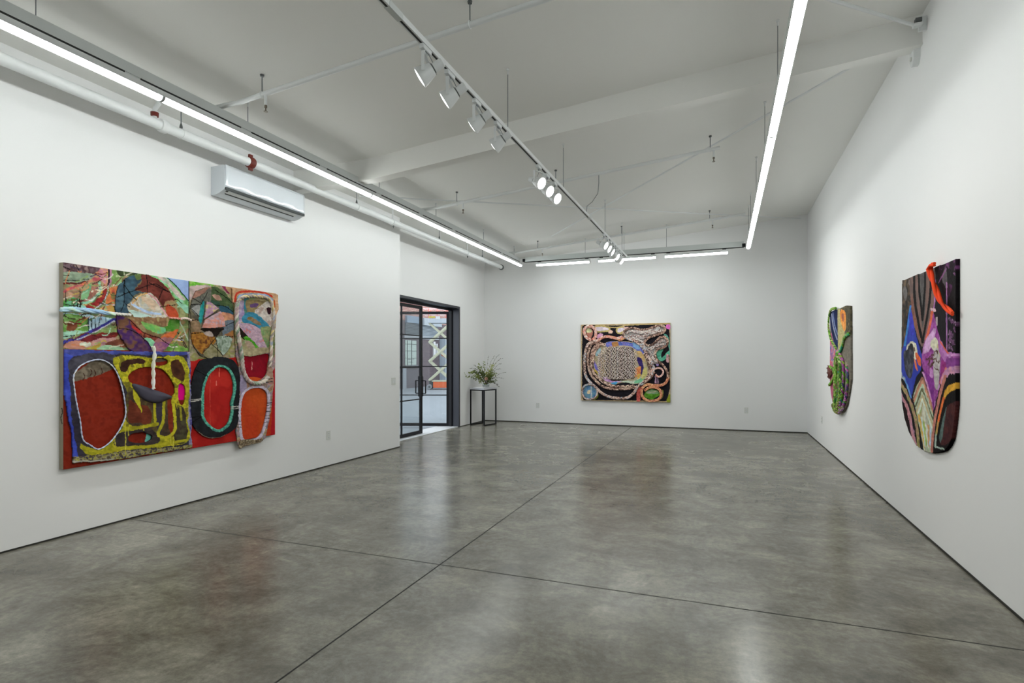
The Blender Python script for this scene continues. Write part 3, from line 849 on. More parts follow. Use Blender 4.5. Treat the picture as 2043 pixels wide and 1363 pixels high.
def leafquad(mb, p, d, size, wd=.45):
    d = d / np.linalg.norm(d); r_ = np.random.normal(size=3); s = np.cross(d, r_); s /= np.linalg.norm(s); nn = np.cross(s, d)
    a = p; b = p + d * size * .5 + s * size * wd * .5 + nn * size * .08; c = p + d * size; e = p + d * size * .5 - s * size * wd * .5 + nn * size * .08
    m_ = p + d * size * .5 - nn * size * .05
    mb.add([a, b, c, e, m_], [(0, 1, 4), (1, 2, 4), (2, 3, 4), (3, 0, 4)])
def F(cx, cy, dep):   # crop 2 pixel -> point at given depth around the vase, kept clear of the wall
    p = on(900 + cx / 7.571, 690 + cy / 7.571, 1, float(vc[1]) + dep)
    return p if p[0] > XB + .09 else on(900 + cx / 7.571, 690 + cy / 7.571, 0, XB + .09)
np.random.seed(11)
specs = [((220, 470), 0, 60, .034, -.05), ((262, 410), 0, 40, .03, .10), ((285, 345), 3, 22, .014, .05), ((345, 290), 3, 22, .014, -.05),
         ((420, 310), 0, 60, .030, -.02), ((495, 268), 0, 55, .026, .06), ((370, 400), 1, 90, .038, -.12), ((440, 420), 1, 90, .040, -.10),
         ((565, 150), 3, 10, .015, .0), ((660, 155), 3, 10, .016, .06), ((727, 135), 3, 12, .017, -.03), ((775, 190), 3, 12, .017, .04),
         ((765, 268), 3, 12, .016, -.08), ((755, 350), 3, 10, .015, .1), ((820, 405), 3, 14, .015, -.03), ((803, 495), 3, 16, .018, .05),
         ((722, 618), 3, 30, .024, -.12), ((650, 285), 2, 110, .024, .0), ((610, 400), 0, 120, .034, -.08), ((670, 430), 0, 100, .032, .05),
         ((600, 500), 1, 90, .034, -.10), ((680, 540), 1, 70, .03, -.06), ((350, 500), 1, 60, .03, -.04), ((540, 400), 2, 50, .028, .08), ((430, 540), 0, 60, .03, -.1)]
for (tx, ty), li, cnt, size, dep in specs:
    tip = F(tx, ty, dep); st_ = vc + np.array([np.random.uniform(-.03, .03), np.random.uniform(-.03, .03), .06])
    d = tip - st_; L = np.linalg.norm(d)
    bend = np.array([0, 0, 1.]) * L * .18 + np.random.normal(size=3) * L * .05
    pts = [st_ + d * s + bend * math.sin(math.pi * s) for s in np.linspace(0, 1, 9)]
    br = MB().tube(pts, [.0032 * (1 - .6 * i / 8) for i in range(9)], 5).build('branch', stem_m, fl)
    lv = MB()
    for k in range(cnt):
        s = np.random.uniform(.30, 1.0) if cnt > 30 else np.random.uniform(.45, 1.02)
        i = min(7, int(s * 8)); p = pts[i] + (pts[i + 1] - pts[i]) * (s * 8 - i)
        spread = size * (1.0 if cnt > 50 else .3)
        p = p + np.random.normal(size=3) * spread * .8
        p[0] = max(p[0], XB + .06)
        leafquad(lv, p, np.random.normal(size=3) * .8 + d / L * .6 + np.array([0, 0, .2]), size * np.random.uniform(.9, 1.5), .62 if li != 3 else .7)
    tag(lv.build('leaves', leaf_ms[li], br), kind='stuff')
pc = F(530, 497, -.12)
pm = mat('peach_petal', 'd9b09a', .6, var=.15, scale=60)
mb = MB()
for k in range(60):
    d = np.random.normal(size=3); d /= np.linalg.norm(d); leafquad(mb, pc + d * .008, d, .036, .8)
tag(mb.build('bloom', pm, fl), 'peach coloured bloom', kind='stuff')

# ---------------------------------------------------------------- artworks: paint on canvas with cloth and rope relief
PAINT = vcol_mat('thick_oil_paint', .6, .35, 90, .05)
CLOTH = vcol_mat('painted_cloth', .8, .3, 160, .06)
ROPE = vcol_mat('painted_rope', .7, .4, 220, .12)
ALB = 1.2
def pc_(h):
    return np.array([min(.88, x * ALB + .003) for x in lin(h)])

def vnoise(shape, scale, rng, octaves=3, ani=(1, 1)):
    out = np.zeros(shape); amp = 1; tot = 0
    for o in range(octaves):
        sy, sx = max(1.2, scale * ani[0] / 2 ** o), max(1.2, scale * ani[1] / 2 ** o)
        gh, gw = int(shape[0] / sy) + 3, int(shape[1] / sx) + 3
        g = rng.random((gh, gw))
        y = np.arange(shape[0]) / sy; x = np.arange(shape[1]) / sx
        yi = y.astype(int); xi = x.astype(int); fy_ = y - yi; fx_ = x - xi
        fy_ = fy_ * fy_ * (3 - 2 * fy_); fx_ = fx_ * fx_ * (3 - 2 * fx_)
        a = g[np.ix_(yi, xi)]; b = g[np.ix_(yi, xi + 1)]; c = g[np.ix_(yi + 1, xi)]; d = g[np.ix_(yi + 1, xi + 1)]
        out += amp * ((a * (1 - fx_) + b * fx_) * (1 - fy_)[:, None] + (c * (1 - fx_) + d * fx_) * fy_[:, None])
        tot += amp; amp *= .55
    return out / tot

def spline(pts, closed, k=6):
    P = np.array(pts, float); n = len(P); out = []
    rng_ = range(n) if closed else range(n - 1)
    for i in rng_:
        if closed: p0, p1, p2, p3 = P[i - 1], P[i], P[(i + 1) % n], P[(i + 2) % n]
        else: p0, p1, p2, p3 = P[max(i - 1, 0)], P[i], P[i + 1], P[min(i + 2, n - 1)]
        for j in range(k):
            t = j / k
            out.append(.5 * ((2 * p1) + (p2 - p0) * t + (2 * p0 - 5 * p1 + 4 * p2 - p3) * t * t + (3 * p1 - p0 - 3 * p2 + p3) * t ** 3))
    if not closed: out.append(P[-1])
    return np.array(out)

class Art:
    def __init__(s, root, plane, P0, U, W, H, res, seed):
        s.root, s.plane = root, plane
        s.P0 = np.array(P0, float); s.U = np.array(U, float); s.N = np.cross([0, 0, 1.], s.U) * -1
        if np.dot(s.N, CAM - s.P0) < 0: s.N = -s.N
        s.res = res; s.W, s.H = W, H
        s.nx, s.ny = int(round(W / res)) + 1, int(round(H / res)) + 1
        s.rng = np.random.default_rng(seed)
        s.X, s.Y = np.meshgrid(np.arange(s.nx) * res, np.arange(s.ny) * res)
        s.jx = (vnoise(s.X.shape, .05 / res, s.rng) - .5); s.jy = (vnoise(s.X.shape, .05 / res, s.rng) - .5)
        s.col = np.zeros(s.X.shape + (3,)); s.hgt = np.zeros(s.X.shape)
        s.crop = (0, 0, 1)
    def c(s, x0, y0, k): s.crop = (x0, y0, k)
    def uv(s, pts):
        x0, y0, k = s.crop; out = []
        for x, y in pts:
            p = s.plane(x0 + x / k, y0 + y / k)
            out.append((np.dot(p - s.P0, s.U), -(p - s.P0)[2]))
        return np.array(out)
    def mask(s, pts, smooth=True, wob=.012):
        q = s.uv(pts)
        if smooth: q = spline(q, True, 5)
        X, Y = s.X + s.jx * wob * 2, s.Y + s.jy * wob * 2
        m = np.zeros(X.shape, bool)
        j0, j1 = max(0, int((q[:, 1].min() - .03) / s.res)), min(s.ny, int((q[:, 1].max() + .03) / s.res) + 2)
        i0, i1 = max(0, int((q[:, 0].min() - .03) / s.res)), min(s.nx, int((q[:, 0].max() + .03) / s.res) + 2)
        if j1 <= j0 or i1 <= i0: return m
        x, y = X[j0:j1, i0:i1], Y[j0:j1, i0:i1]; mm = np.zeros(x.shape, bool)
        for a, b in zip(q, np.roll(q, -1, 0)):
            if a[1] == b[1]: continue
            cr = ((a[1] > y) != (b[1] > y)) & (x < (b[0] - a[0]) * (y - a[1]) / (b[1] - a[1]) + a[0])
            mm ^= cr
        m[j0:j1, i0:i1] = mm
        return m
    def band(s, pts, w, wob=.006, smooth=True):
        """mask of a stroke; w in crop pixels measured upright"""
        q = s.uv(pts)
        x0, y0, k = s.crop
        a = s.plane(x0 + pts[0][0] / k, y0 + pts[0][1] / k); b = s.plane(x0 + pts[0][0] / k, y0 + (pts[0][1] + w) / k)
        wm = abs(a[2] - b[2])
        if smooth and len(q) > 2: q = spline(q, False, 5)
        c_ = s.plane(x0 + (pts[0][0] + 20) / k, y0 + pts[0][1] / k)
        K = (20.0 / max(abs(np.dot(c_ - a, s.U)), 1e-6)) / (w / max(wm, 1e-6))     # foreshortening of the wall
        q = q * [K, 1.0]
        X, Y = (s.X + s.jx * wob * 2) * K, s.Y + s.jy * wob * 2
        d2 = np.full(X.shape, 9.0)
        for a, b in zip(q[:-1], q[1:]):
            ab = b - a; L = (ab ** 2).sum() + 1e-9
            i0, i1 = int((min(a[0], b[0]) - wm - .03) / K / s.res), int((max(a[0], b[0]) + wm + .03) / K / s.res) + 2
            j0, j1 = int((min(a[1], b[1]) - wm - .03) / s.res), int((max(a[1], b[1]) + wm + .03) / s.res) + 2
            i0, j0 = max(i0, 0), max(j0, 0)
            if i1 <= i0 or j1 <= j0: continue
            x, y = X[j0:j1, i0:i1], Y[j0:j1, i0:i1]
            if x.size == 0: continue
            t = np.clip(((x - a[0]) * ab[0] + (y - a[1]) * ab[1]) / L, 0, 1)
            d2[j0:j1, i0:i1] = np.minimum(d2[j0:j1, i0:i1], (x - a[0] - t * ab[0]) ** 2 + (y - a[1] - t * ab[1]) ** 2)
        return d2 < (max(wm, s.res * 1.5) / 2) ** 2
    def fill(s, m, cols, scale=.05, var=.30, ani=(1, 1), h=0.0, only=None):
        if only is not None: m = m & only
        if not m.any(): return m
        cols = cols.split() if isinstance(cols, str) else cols
        C = [pc_(c) for c in cols]
        n1 = vnoise(s.X.shape, scale / s.res, s.rng, 3, ani)
        n2 = vnoise(s.X.shape, .018 / s.res, s.rng, 2, (1, 2.2))
        if len(C) > 1:
            r = np.clip((n1 - .28) / .44, 0, .999) * (len(C) - 1) ; i = r.astype(int); f = (r - i)[..., None]; f = f * f * (3 - 2 * f)
            CC = np.array(C + [C[-1]]); base = CC[i] * (1 - f) + CC[i + 1] * f
        else:
            base = np.broadcast_to(C[0], s.X.shape + (3,))
        v = 1 + var * 2 * (n2 - .5) + var * (n1 - .5)
        s.col[m] = np.clip(base * v[..., None], .002, .9)[m]
        if h: s.hgt[m] = h
        return m
    def P(s, pts, cols, **k):
        kk = {a: k.pop(a) for a in ('smooth', 'wob') if a in k}
        return s.fill(s.mask(pts, **kk), cols, **k)
    def S(s, pts, w, cols, **k):
        kk = {a: k.pop(a) for a in ('smooth', 'wob') if a in k}
        return s.fill(s.band(pts, w, **kk), cols, **k)
    def relief(s, name, m, z0, z1, material=None, parent=None, bump=.002, label=None, puff=0.0):
        """turn a mask into a thick sheet standing z0..z1 off the front plane"""
        cell = m[:-1, :-1] & m[1:, :-1] & m[:-1, 1:] & m[1:, 1:]
        if not cell.any(): return None
        used = np.zeros(m.shape, bool)
        used[:-1, :-1] |= cell; used[1:, :-1] |= cell; used[:-1, 1:] |= cell; used[1:, 1:] |= cell
        idx = -np.ones(m.shape, int); idx[used] = np.arange(used.sum()); n = int(used.sum())
        zt = z1 + bump * (vnoise(s.X.shape, .03 / s.res, s.rng) - .5) * 2 + s.hgt
        if puff: zt = zt + puff * (vnoise(s.X.shape, .25 / s.res, s.rng) - .5) * 2
        x, y, z = s.X[used], s.Y[used], zt[used]
        def W3(x, y, z): return s.P0 + np.outer(x, s.U) - np.outer(y, [0, 0, 1.]) + np.outer(z, s.N)
        top = W3(x, y, z); bot = W3(x, y, np.full(n, z0))
        cj, ci = np.nonzero(cell)
        q = np.stack([idx[cj, ci], idx[cj + 1, ci], idx[cj + 1, ci + 1], idx[cj, ci + 1]], 1)
        faces = [q, q[:, ::-1] + n]
        pad = np.pad(cell, 1)
        for dj, di, a, b in ((-1, 0, (0, 0), (0, 1)), (1, 0, (1, 1), (1, 0)), (0, -1, (1, 0), (0, 0)), (0, 1, (0, 1), (1, 1))):
            e = ~pad[cj + 1 + dj, ci + 1 + di]
            A = idx[cj[e] + a[0], ci[e] + a[1]]; B = idx[cj[e] + b[0], ci[e] + b[1]]
            faces.append(np.stack([A, B, B + n, A + n], 1))
        F_ = np.concatenate(faces); V_ = np.concatenate([top, bot]) - org(s.root)
        me = bpy.data.meshes.new(name)
        me.vertices.add(len(V_)); me.vertices.foreach_set('co', V_.ravel())
        me.loops.add(F_.size); me.loops.foreach_set('vertex_index', F_.ravel().astype(np.int32))
        me.polygons.add(len(F_)); me.polygons.foreach_set('loop_start', np.arange(0, F_.size, 4, dtype=np.int32))
        me.update(calc_edges=True)
        ca = me.color_attributes.new('Col', 'FLOAT_COLOR', 'POINT')
        c3 = s.col[used]; c4 = np.ones((2 * n, 4), np.float32); c4[:n, :3] = c3; c4[n:, :3] = c3 * .8
        ca.data.foreach_set('color', c4.ravel())
        me.materials.append(material or PAINT)
        ob = bpy.data.objects.new(name, me); sc.collection.objects.link(ob)
        ob.parent = parent or s.root; ORG[ob.name] = org(s.root)
        if label: ob['label'] = label
        return ob
    def path3(s, pts, z, k=6, closed=False):
        q = spline(s.uv(pts), closed, k)
        if closed: q = np.vstack([q, q[:1]])
        zz = z if hasattr(z, '__len__') else [z] * len(q)
        if len(zz) != len(q): zz = np.interp(np.linspace(0, 1, len(q)), np.linspace(0, 1, len(zz)), zz)
        return np.array([s.P0 + u * s.U - v * np.array([0, 0, 1.]) + w_ * s.N for (u, v), w_ in zip(q, zz)])
    def rope(s, name, pts, w, cols, z=.03, strands=3, plait=False, pitch=None, closed=False, label=None, taper=None, seg=6, stretch=1.0, sides=6):
        x0, y0, k = s.crop
        a = s.plane(x0 + pts[0][0] / k, y0 + pts[0][1] / k); b = s.plane(x0 + pts[0][0] / k, y0 + (pts[0][1] + w) / k)
        R = abs(a[2] - b[2]) / 2
        c = s.path3(pts, z, 8, closed)
        d = np.r_[0, np.cumsum(np.linalg.norm(np.diff(c, axis=0), axis=1))]
        L = d[-1]; pitch = pitch or R * 6; n = max(12, int(L / (pitch / seg)))
        t = np.linspace(0, L, n); c = np.stack([np.interp(t, d, c[:, i]) for i in range(3)], 1)
        T = np.gradient(c, axis=0); T /= np.linalg.norm(T, axis=1)[:, None]
        B = np.cross(s.N, T); B /= np.linalg.norm(B, axis=1)[:, None]
        cols = cols.split(); mb = MB()
        Rr = np.full(n, R) if taper is None else R * np.interp(np.linspace(0, 1, n), np.linspace(0, 1, len(taper)), taper)
        for q in range(strands):
            ph = 2 * math.pi * t / pitch + 2 * math.pi * q / strands
            if plait:
                P_ = c + B * (np.sin(ph) * .55 * Rr)[:, None] + s.N * (np.sin(2 * ph) * .30 * Rr)[:, None]; rr = Rr * .46
            else:
                P_ = c + B * (np.cos(ph) * .48 * Rr)[:, None] + s.N * (np.sin(ph) * .48 * Rr)[:, None]; rr = Rr * (.56 if strands == 3 else .62)
            cc = []
            cur = pc_(cols[s.rng.integers(len(cols))])
            for i in range(n):
                if s.rng.random() < .22: cur = pc_(cols[s.rng.integers(len(cols))])
                cc.append(np.clip(cur * s.rng.uniform(.95, 1.5), 0, .9))
            mb.tube(list(P_), list(rr), sides, cols=cc, nrm=s.N)
        o = mb.build(name, ROPE, s.root, smooth=True)
        if label: o['label'] = label
        return o

def stretcher(art, col, depth, W=None, H=None):
    W, H = W or art.W, H or art.H
    mb = MB(); mb.obox(art.P0 + art.U * W / 2 - np.array([0, 0, H / 2]) - art.N * (depth / 2 + .0005), art.U * W / 2, art.N * (depth / 2 - .0005), np.array([0, 0, H / 2]))
    return mb.build('stretched_canvas', mat('linen_' + col, col, .8, var=.12, scale=30), art.root)

# ===== big painting on the left wall
XP = XL + .052
pl = lambda px, py: on(px, py, 0, XP)
TLc = pl(126.2, 523.5); TRc = pl(548.5, 586.0); BLc = pl(126.2, 937.0)
W_ = TRc[1] - TLc[1]; H_ = TLc[2] - BLc[2]
root = thing('painting', 'large colourful mixed media painting with ropes and cut out cloth on left wall', 'painting', (XL, float(TLc[1] + W_ / 2), float(TLc[2] - H_ / 2)))
A = Art(root, pl, TLc, (0, 1, 0), W_ + .06, H_ + .14, .0052, 4)
stretcher(A, '9a917c', .05, W_, H_)
allm = (A.X <= W_ + .003) & (A.Y <= H_ + .003)
A.c(100, 500, 6.197)
A.fill(allm, '8a7a5c 6f8a5e a08a6a 5a4a3a', scale=.12)
P, S = A.P, A.S
P([(160, 100), (640, 170), (600, 260), (480, 290), (150, 265)], '5a4650 6e5a60 4a3438 8a7470', scale=.06)
P([(155, 275), (520, 285), (480, 370), (150, 400)], '8fa088 7a8c78 9aac92')
S([(150, 368), (300, 372), (480, 352)], 9, '3a4038'); S([(150, 405), (330, 408), (430, 390)], 22, '4a1a1a 6a2420')
P([(130, 500), (300, 440), (460, 380), (600, 250), (640, 180), (720, 200), (730, 290), (700, 430), (600, 370), (420, 440), (150, 520)], 'c06a58 d0784a a84858 b08060', scale=.07)
P([(640, 190), (720, 200), (715, 400), (650, 400), (600, 300)], 'c89a5a b87a8a d0a860', scale=.05)
P([(725, 200), (785, 215), (750, 410), (720, 430)], 'b87a98 a06a88')
P([(785, 215), (1000, 240), (900, 330), (870, 400), (760, 410)], '8aa86a 6a8a4a b0b890')
P([(840, 225), (1130, 260), (990, 310), (860, 300)], '2a3020 3c4a2c'); S([(915, 250), (915, 300)], 6, 'a8b090')
P([(150, 525), (330, 505), (400, 600), (150, 600)], '9a7a60 8a6a58 b08a70')
P([(390, 640), (420, 500), (520, 410), (610, 380), (640, 480), (580, 600), (440, 680)], '8a5a50 9a6a5a')
P([(390, 560), (430, 470), (520, 420), (500, 500), (450, 600), (390, 620)], '7aa878 6a9870')
S([(605, 390), (620, 480), (580, 560), (470, 640), (400, 655)], 34, '7fb598 8ac0a0'); S([(390, 700), (520, 645), (610, 600), (645, 500)], 26, 'c9a24a d0a050')
P([(400, 700), (560, 610), (640, 560), (660, 430), (700, 440), (690, 560), (640, 640), (540, 730), (400, 725)], '7a1f24 8a2a28 a04a3c')
S([(725, 240), (722, 430), (700, 540), (650, 640), (540, 730)], 22, '2c2028'); S([(722, 430), (700, 540), (650, 640), (540, 730)], 9, 'c8c4c8')
P([(740, 460), (830, 450), (800, 640), (740, 655), (685, 640)], 'b8603c c87a48 a04a38'); P([(765, 520), (800, 520), (800, 590), (765, 590)], '8a7a4a 3a2820')
S([(660, 655), (730, 680), (800, 675)], 14, 'b8b0c0'); P([(540, 740), (680, 690), (800, 690), (800, 770), (600, 760)], 'b8984a c88a48 9aa070')
P([(150, 640), (280, 585), (370, 620), (370, 700), (150, 700)], '4a8a3a 6aa888 3a7a2a'); S([(120, 660), (190, 665), (330, 690), (500, 740)], 6, '26302a')
P([(150, 700), (380, 680), (430, 730), (150, 740)], '88b8a8')
P([(150, 780), (800, 850), (640, 940), (470, 1010), (150, 1010)], 'a8c0cc 90b0c4 b8ccc8', scale=.07)
P([(150, 800), (450, 825), (480, 990), (300, 1020), (150, 1000)], '6a9a4a 5a8a3a 88aa68')
P([(200, 930), (250, 880), (330, 920), (300, 990), (210, 990)], '6a3a26 7a4a30')
P([(150, 1005), (450, 1000), (300, 1050), (150, 1090)], '88b098 9ac4b0')
for x in (475, 515, 555, 605, 685): S([(x, 840), (x, 1000 - (x - 475) * .55)], 5, '22303c')
P([(470, 1030), (830, 930), (830, 1010), (560, 1060)], '8aa86a 6a7a48'); P([(300, 1100), (500, 1040), (830, 1010), (810, 1070), (600, 1110)], '6a1a1e 7a2a24 4a1a18', scale=.04)
P([(150, 1170), (330, 1080), (520, 1060), (800, 1070), (600, 1130), (150, 1200)], '5a1820 6a2428')
S([(150, 1140), (330, 1095), (480, 1020), (640, 940), (790, 855)], 48, '2a2c7a 3a3a90 3a2058'); S([(330, 1100), (480, 1045), (640, 960), (790, 870)], 7, 'c0c0c8')
P([(150, 1170), (350, 1110), (520, 1180), (400, 1215), (150, 1210)], 'c08a70 b07a68'); P([(370, 1140), (510, 1130), (490, 1180), (390, 1190)], 'c8ccb8')
P([(520, 1110), (820, 1075), (660, 1180), (540, 1220)], 'a87a80 b0887a'); P([(440, 1220), (640, 1140), (560, 1225)], 'a8923a')
P([(680, 1150), (860, 1090), (960, 1180), (800, 1205)], '6a3a2c 7a4a34'); P([(580, 1235), (700, 1165), (930, 1215), (1000, 1240)], '88b088 9ac09a')
P([(1250, 280), (1420, 300), (1715, 340), (1715, 1240), (1400, 1240), (1560, 850)], '7a7a50 8a6a4a 6a7a4a 8a8a60', scale=.07)
P([(1440, 300), (1730, 330), (1730, 640), (1620, 520)], '8aa0cc 92a8d0', var=.06)
P([(1230, 290), (1400, 300), (1560, 430), (1710, 640), (1710, 780), (1560, 620), (1440, 470)], '5f9a58 7ab070 8abca0')
P([(1300, 305), (1400, 315), (1640, 560), (1660, 620), (1560, 560), (1440, 420)], 'b8a8a0 c8b8b0 a0a090'); S([(1430, 320), (1560, 440), (1705, 620)], 14, '1e3418')
S([(1480, 700), (1560, 600), (1720, 760)], 5, '182018'); P([(1560, 640), (1715, 700), (1715, 790)], '8abca0')
P([(1440, 870), (1590, 870), (1580, 960), (1420, 960)], '3a7a20 4a8a2c'); S([(1590, 860), (1650, 980), (1705, 1110)], 16, 'a0b0a0 98a890')
S([(1540, 960), (1620, 1080), (1700, 1210)], 5, '181c18'); P([(1470, 1150), (1660, 1190), (1715, 1240), (1460, 1240)], '5a8a3a 7aa04a')
S([(1520, 1105), (1640, 1110)], 18, 'b0a8b8'); 
pal = '3a2a24 c8c0a8 6a2a28 2f3a2a 9ac0a8 c07a50 b8a048 4a3a50 88a060 a06858 d0c8c0 50683a'.split()
for i_ in range(150):
    x_, y_ = A.rng.uniform(165, 1690), A.rng.uniform(180, 1220)
    if y_ < 150 + (x_ - 160) * .14 or (1450 < x_ and y_ < 620): continue
    an = A.rng.normal(-.35, .5); L_ = A.rng.uniform(25, 95)
    dx_, dy_ = math.cos(an) * L_, math.sin(an) * L_
    S([(x_ - dx_, y_ - dy_), (x_, y_ + A.rng.normal() * 14), (x_ + dx_, y_ + dy_)], A.rng.uniform(4, 13), pal[A.rng.integers(12)], wob=.012)
# threads
for pth in ([(300, 130), (345, 240)], [(120, 175), (240, 230)], [(120, 300), (230, 315)], [(365, 470), (370, 700)], [(190, 510), (195, 640)], [(335, 600), (335, 700)], [(120, 1065), (300, 1050)]):
    S(pth, 4, '14140f', smooth=False)
# lower left: dark red ground that shows through the cut outs
A.c(100, 700, 5.68)
P([(90, -20), (1575, 10), (1575, 1400), (90, 1400)], '78210f 7f2716 701f10', smooth=False, wob=0, var=.05)
P([(230, 300), (540, 90), (720, 190), (340, 335)], '6f6454 5f5648 7a7060')
for x, y in ((380, 260), (460, 210), (500, 220), (580, 200)): S([(x, y), (x + 12, y + 40), (x - 6, y + 70)], 7, '3a1c16')
P([(1420, 360), (1530, 360), (1530, 545), (1420, 560)], 'd4047f', var=.03, smooth=False); P([(1140, 70), (1320, 70), (1320, 120), (1140, 135)], '5a5044')
P([(1090, 930), (1150, 930), (1150, 1030), (1075, 1030)], '6ab8a8', smooth=False)
# right canvas grounds
A.c(360, 540, 7.175)
mR = A.mask([(122, 0), (1500, 0), (1500, 2800), (122, 2800)], smooth=False, wob=0)
A.fill(mR, 'a8201c 9c1c18 b02820', scale=.2, var=.06)
P([(122, 100), (1400, 250), (1400, 1230), (860, 1225), (700, 1235), (300, 1270), (122, 1310)], '8a7a60 9a8a78 7a8058 a08a70', smooth=False, scale=.07, only=mR)
P([(122, 120), (300, 150), (480, 190), (420, 240), (122, 240)], '5aa030 78b048 8a9a60', scale=.04, only=mR)
P([(130, 240), (300, 205), (440, 225), (240, 300), (140, 420)], 'a89a90 b8a0a0', only=mR); P([(590, 210), (700, 225), (712, 335), (640, 290)], '6a1838 7a2848')
P([(700, 215), (1400, 300), (1400, 1130), (900, 1130), (760, 480), (715, 340)], 'b08a68 a88460 b89878')
P([(122, 1180), (330, 1190), (600, 1230), (700, 1100), (780, 1050), (780, 1230), (300, 1270), (122, 1300)], '9a8a70 8a8a50 a89a88', only=mR)
P([(860, 1215), (1245, 1190), (1245, 1700), (860, 1700)], '8a0c20 7a0a1c', var=.06); S([(1025, 1305), (1020, 1420)], 7, 'd09088'); P([(1245, 1190), (1400, 1190), (1400, 2400), (1245, 2400)], 'a81820', var=.05)
A.c(360, 720, 7.175)
P([(820, 330), (1260, 330), (1260, 1160), (840, 1160)], 'b43a1a bc4a1c ac3418', scale=.25, var=.12, ani=(3, 1))
S([(425, 100), (425, 950)], 8, 'b03c30'); S([(555, 60), (557, 230)], 9, 'd0604c'); S([(512, 295), (518, 350)], 14, 'd87868')
S([(122, -1200), (122, 1400)], 7, '17120f', wob=0, smooth=False)
ground = A.relief('painted_ground', allm, -.0003, .0015, bump=.0012)

# ring of dyed cloth pieces, upper left
A.c(100, 500, 6.197)
ring = A.mask([(1010, 305), (1180, 298), (1320, 355), (1430, 450), (1510, 580), (1560, 700), (1592, 850), (1575, 980), (1540, 1050), (1480, 1130), (1400, 1230), (1270, 1318), (1130, 1290), (1000, 1245), (900, 1140), (835, 1030), (803, 880), (795, 740), (800, 600), (830, 460), (900, 365)])
A.fill(ring, '7a6a44 6a5a3c 8a7a58', scale=.06)
P([(1010, 300), (900, 350), (820, 460), (790, 600), (790, 790), (950, 785), (965, 700), (1010, 580), (1100, 530), (1185, 515), (1030, 480), (1140, 330)], '3c5866 2e4250 46606c', scale=.09, only=ring)
P([(1040, 290), (1150, 290), (1120, 350), (1060, 350)], '5a6a3c', only=ring)
P([(1130, 290), (1330, 340), (1430, 440), (1530, 660), (1430, 650), (1390, 690), (1290, 580), (1210, 530), (1100, 500), (1030, 480), (1120, 380)], '5e2c26 6a322a 52241f', scale=.09, only=ring)
P([(1185, 515), (1100, 530), (1010, 590), (1080, 540)], '2f5248', only=ring)
P([(1400, 655), (1500, 620), (1600, 700), (1600, 850), (1440, 825)], '9a7a58 8a8058', only=ring); P([(1420, 700), (1470, 675), (1575, 780), (1560, 832), (1450, 812)], 'b04c2c a04028', only=ring)
P([(1440, 860), (1600, 860), (1575, 980), (1400, 990)], '3f7a26 5a7a3a', only=ring)
P([(960, 820), (1440, 815), (1440, 900), (1400, 930), (1200, 890), (1000, 950)], '8a6a4c 7a5a40 9a8a60', only=ring)
P([(1110, 880), (1200, 900), (1320, 935), (1410, 960), (1380, 1030), (1200, 980)], '6ab080 7aa858 5a9a50', only=ring)
P([(980, 850), (1130, 1000), (1340, 1080), (1200, 1190), (1060, 1090), (990, 990)], '7a3a2c 6a3228 8a4a34', only=ring)
P([(985, 930), (1070, 960), (1130, 1010), (1040, 1020)], 'a83030', only=ring)
P([(1360, 1060), (1575, 975), (1530, 1095), (1400, 1090)], 'b85a30 c06a3c', only=ring); P([(1320, 1085), (1550, 1090), (1500, 1190), (1280, 1160)], 'a06a6c 8a5a58', only=ring)
P([(1110, 1085), (1200, 1085), (1275, 1120), (1250, 1195), (1180, 1160)], '7ab890 8ac8a0', only=ring)
P([(800, 815), (965, 840), (1000, 950), (1200, 1140), (1265, 1325), (1000, 1270), (825, 1040)], '4a2a5c 5a3a4a 42265a 6a4a38', scale=.09, only=ring)
P([(1265, 1325), (1260, 1160), (1330, 1130), (1500, 1130), (1440, 1210), (1380, 1260)], '6e3a66 7a4a72 8a5a68', only=ring)
P([(1200, 522), (1290, 575), (1360, 690), (1445, 825), (1200, 815), (955, 735), (1010, 600)], 'b8ae90 a8a8a0 c0b8a8 9a8a70', scale=.05, only=ring)
S([(1000, 660), (1100, 720), (1220, 765), (1350, 790)], 30, 'a8bcd8'); S([(1200, 535), (1290, 600), (1360, 700), (1440, 815)], 16, 'b87888 c89098')
S([(1190, 530), (1080, 570), (1000, 660)], 12, 'c8883c d0a050'); P([(1110, 590), (1180, 580), (1290, 640), (1350, 745), (1240, 720)], 'cfc8b8 b8a088')
P([(955, 740), (1080, 760), (1240, 815), (1060, 825), (1010, 790)], 'a8c0b8', only=ring)
for pth in ([(1180, 300), (1192, 522)], [(905, 360), (900, 640), (860, 750)], [(900, 420), (1000, 560), (1055, 610)], [(810, 580), (980, 510), (1180, 440), (1300, 420), (1465, 520)], [(1210, 400), (1465, 520)],
            [(1330, 610), (1380, 490), (1440, 500)], [(900, 640), (970, 700)], [(965, 850), (1130, 1010), (1340, 1080)], [(840, 960), (1000, 990), (1150, 1100), (1260, 1250)], [(1145, 1030), (1150, 1120)], [(1330, 1080), (1500, 1190)], [(1350, 700), (1600, 665)]):
    S(pth, 5, '0e0c0c')
A.relief('cloth_ring', ring, .003, .016, CLOTH, puff=.006, label='blue, brown and purple cloth ring')

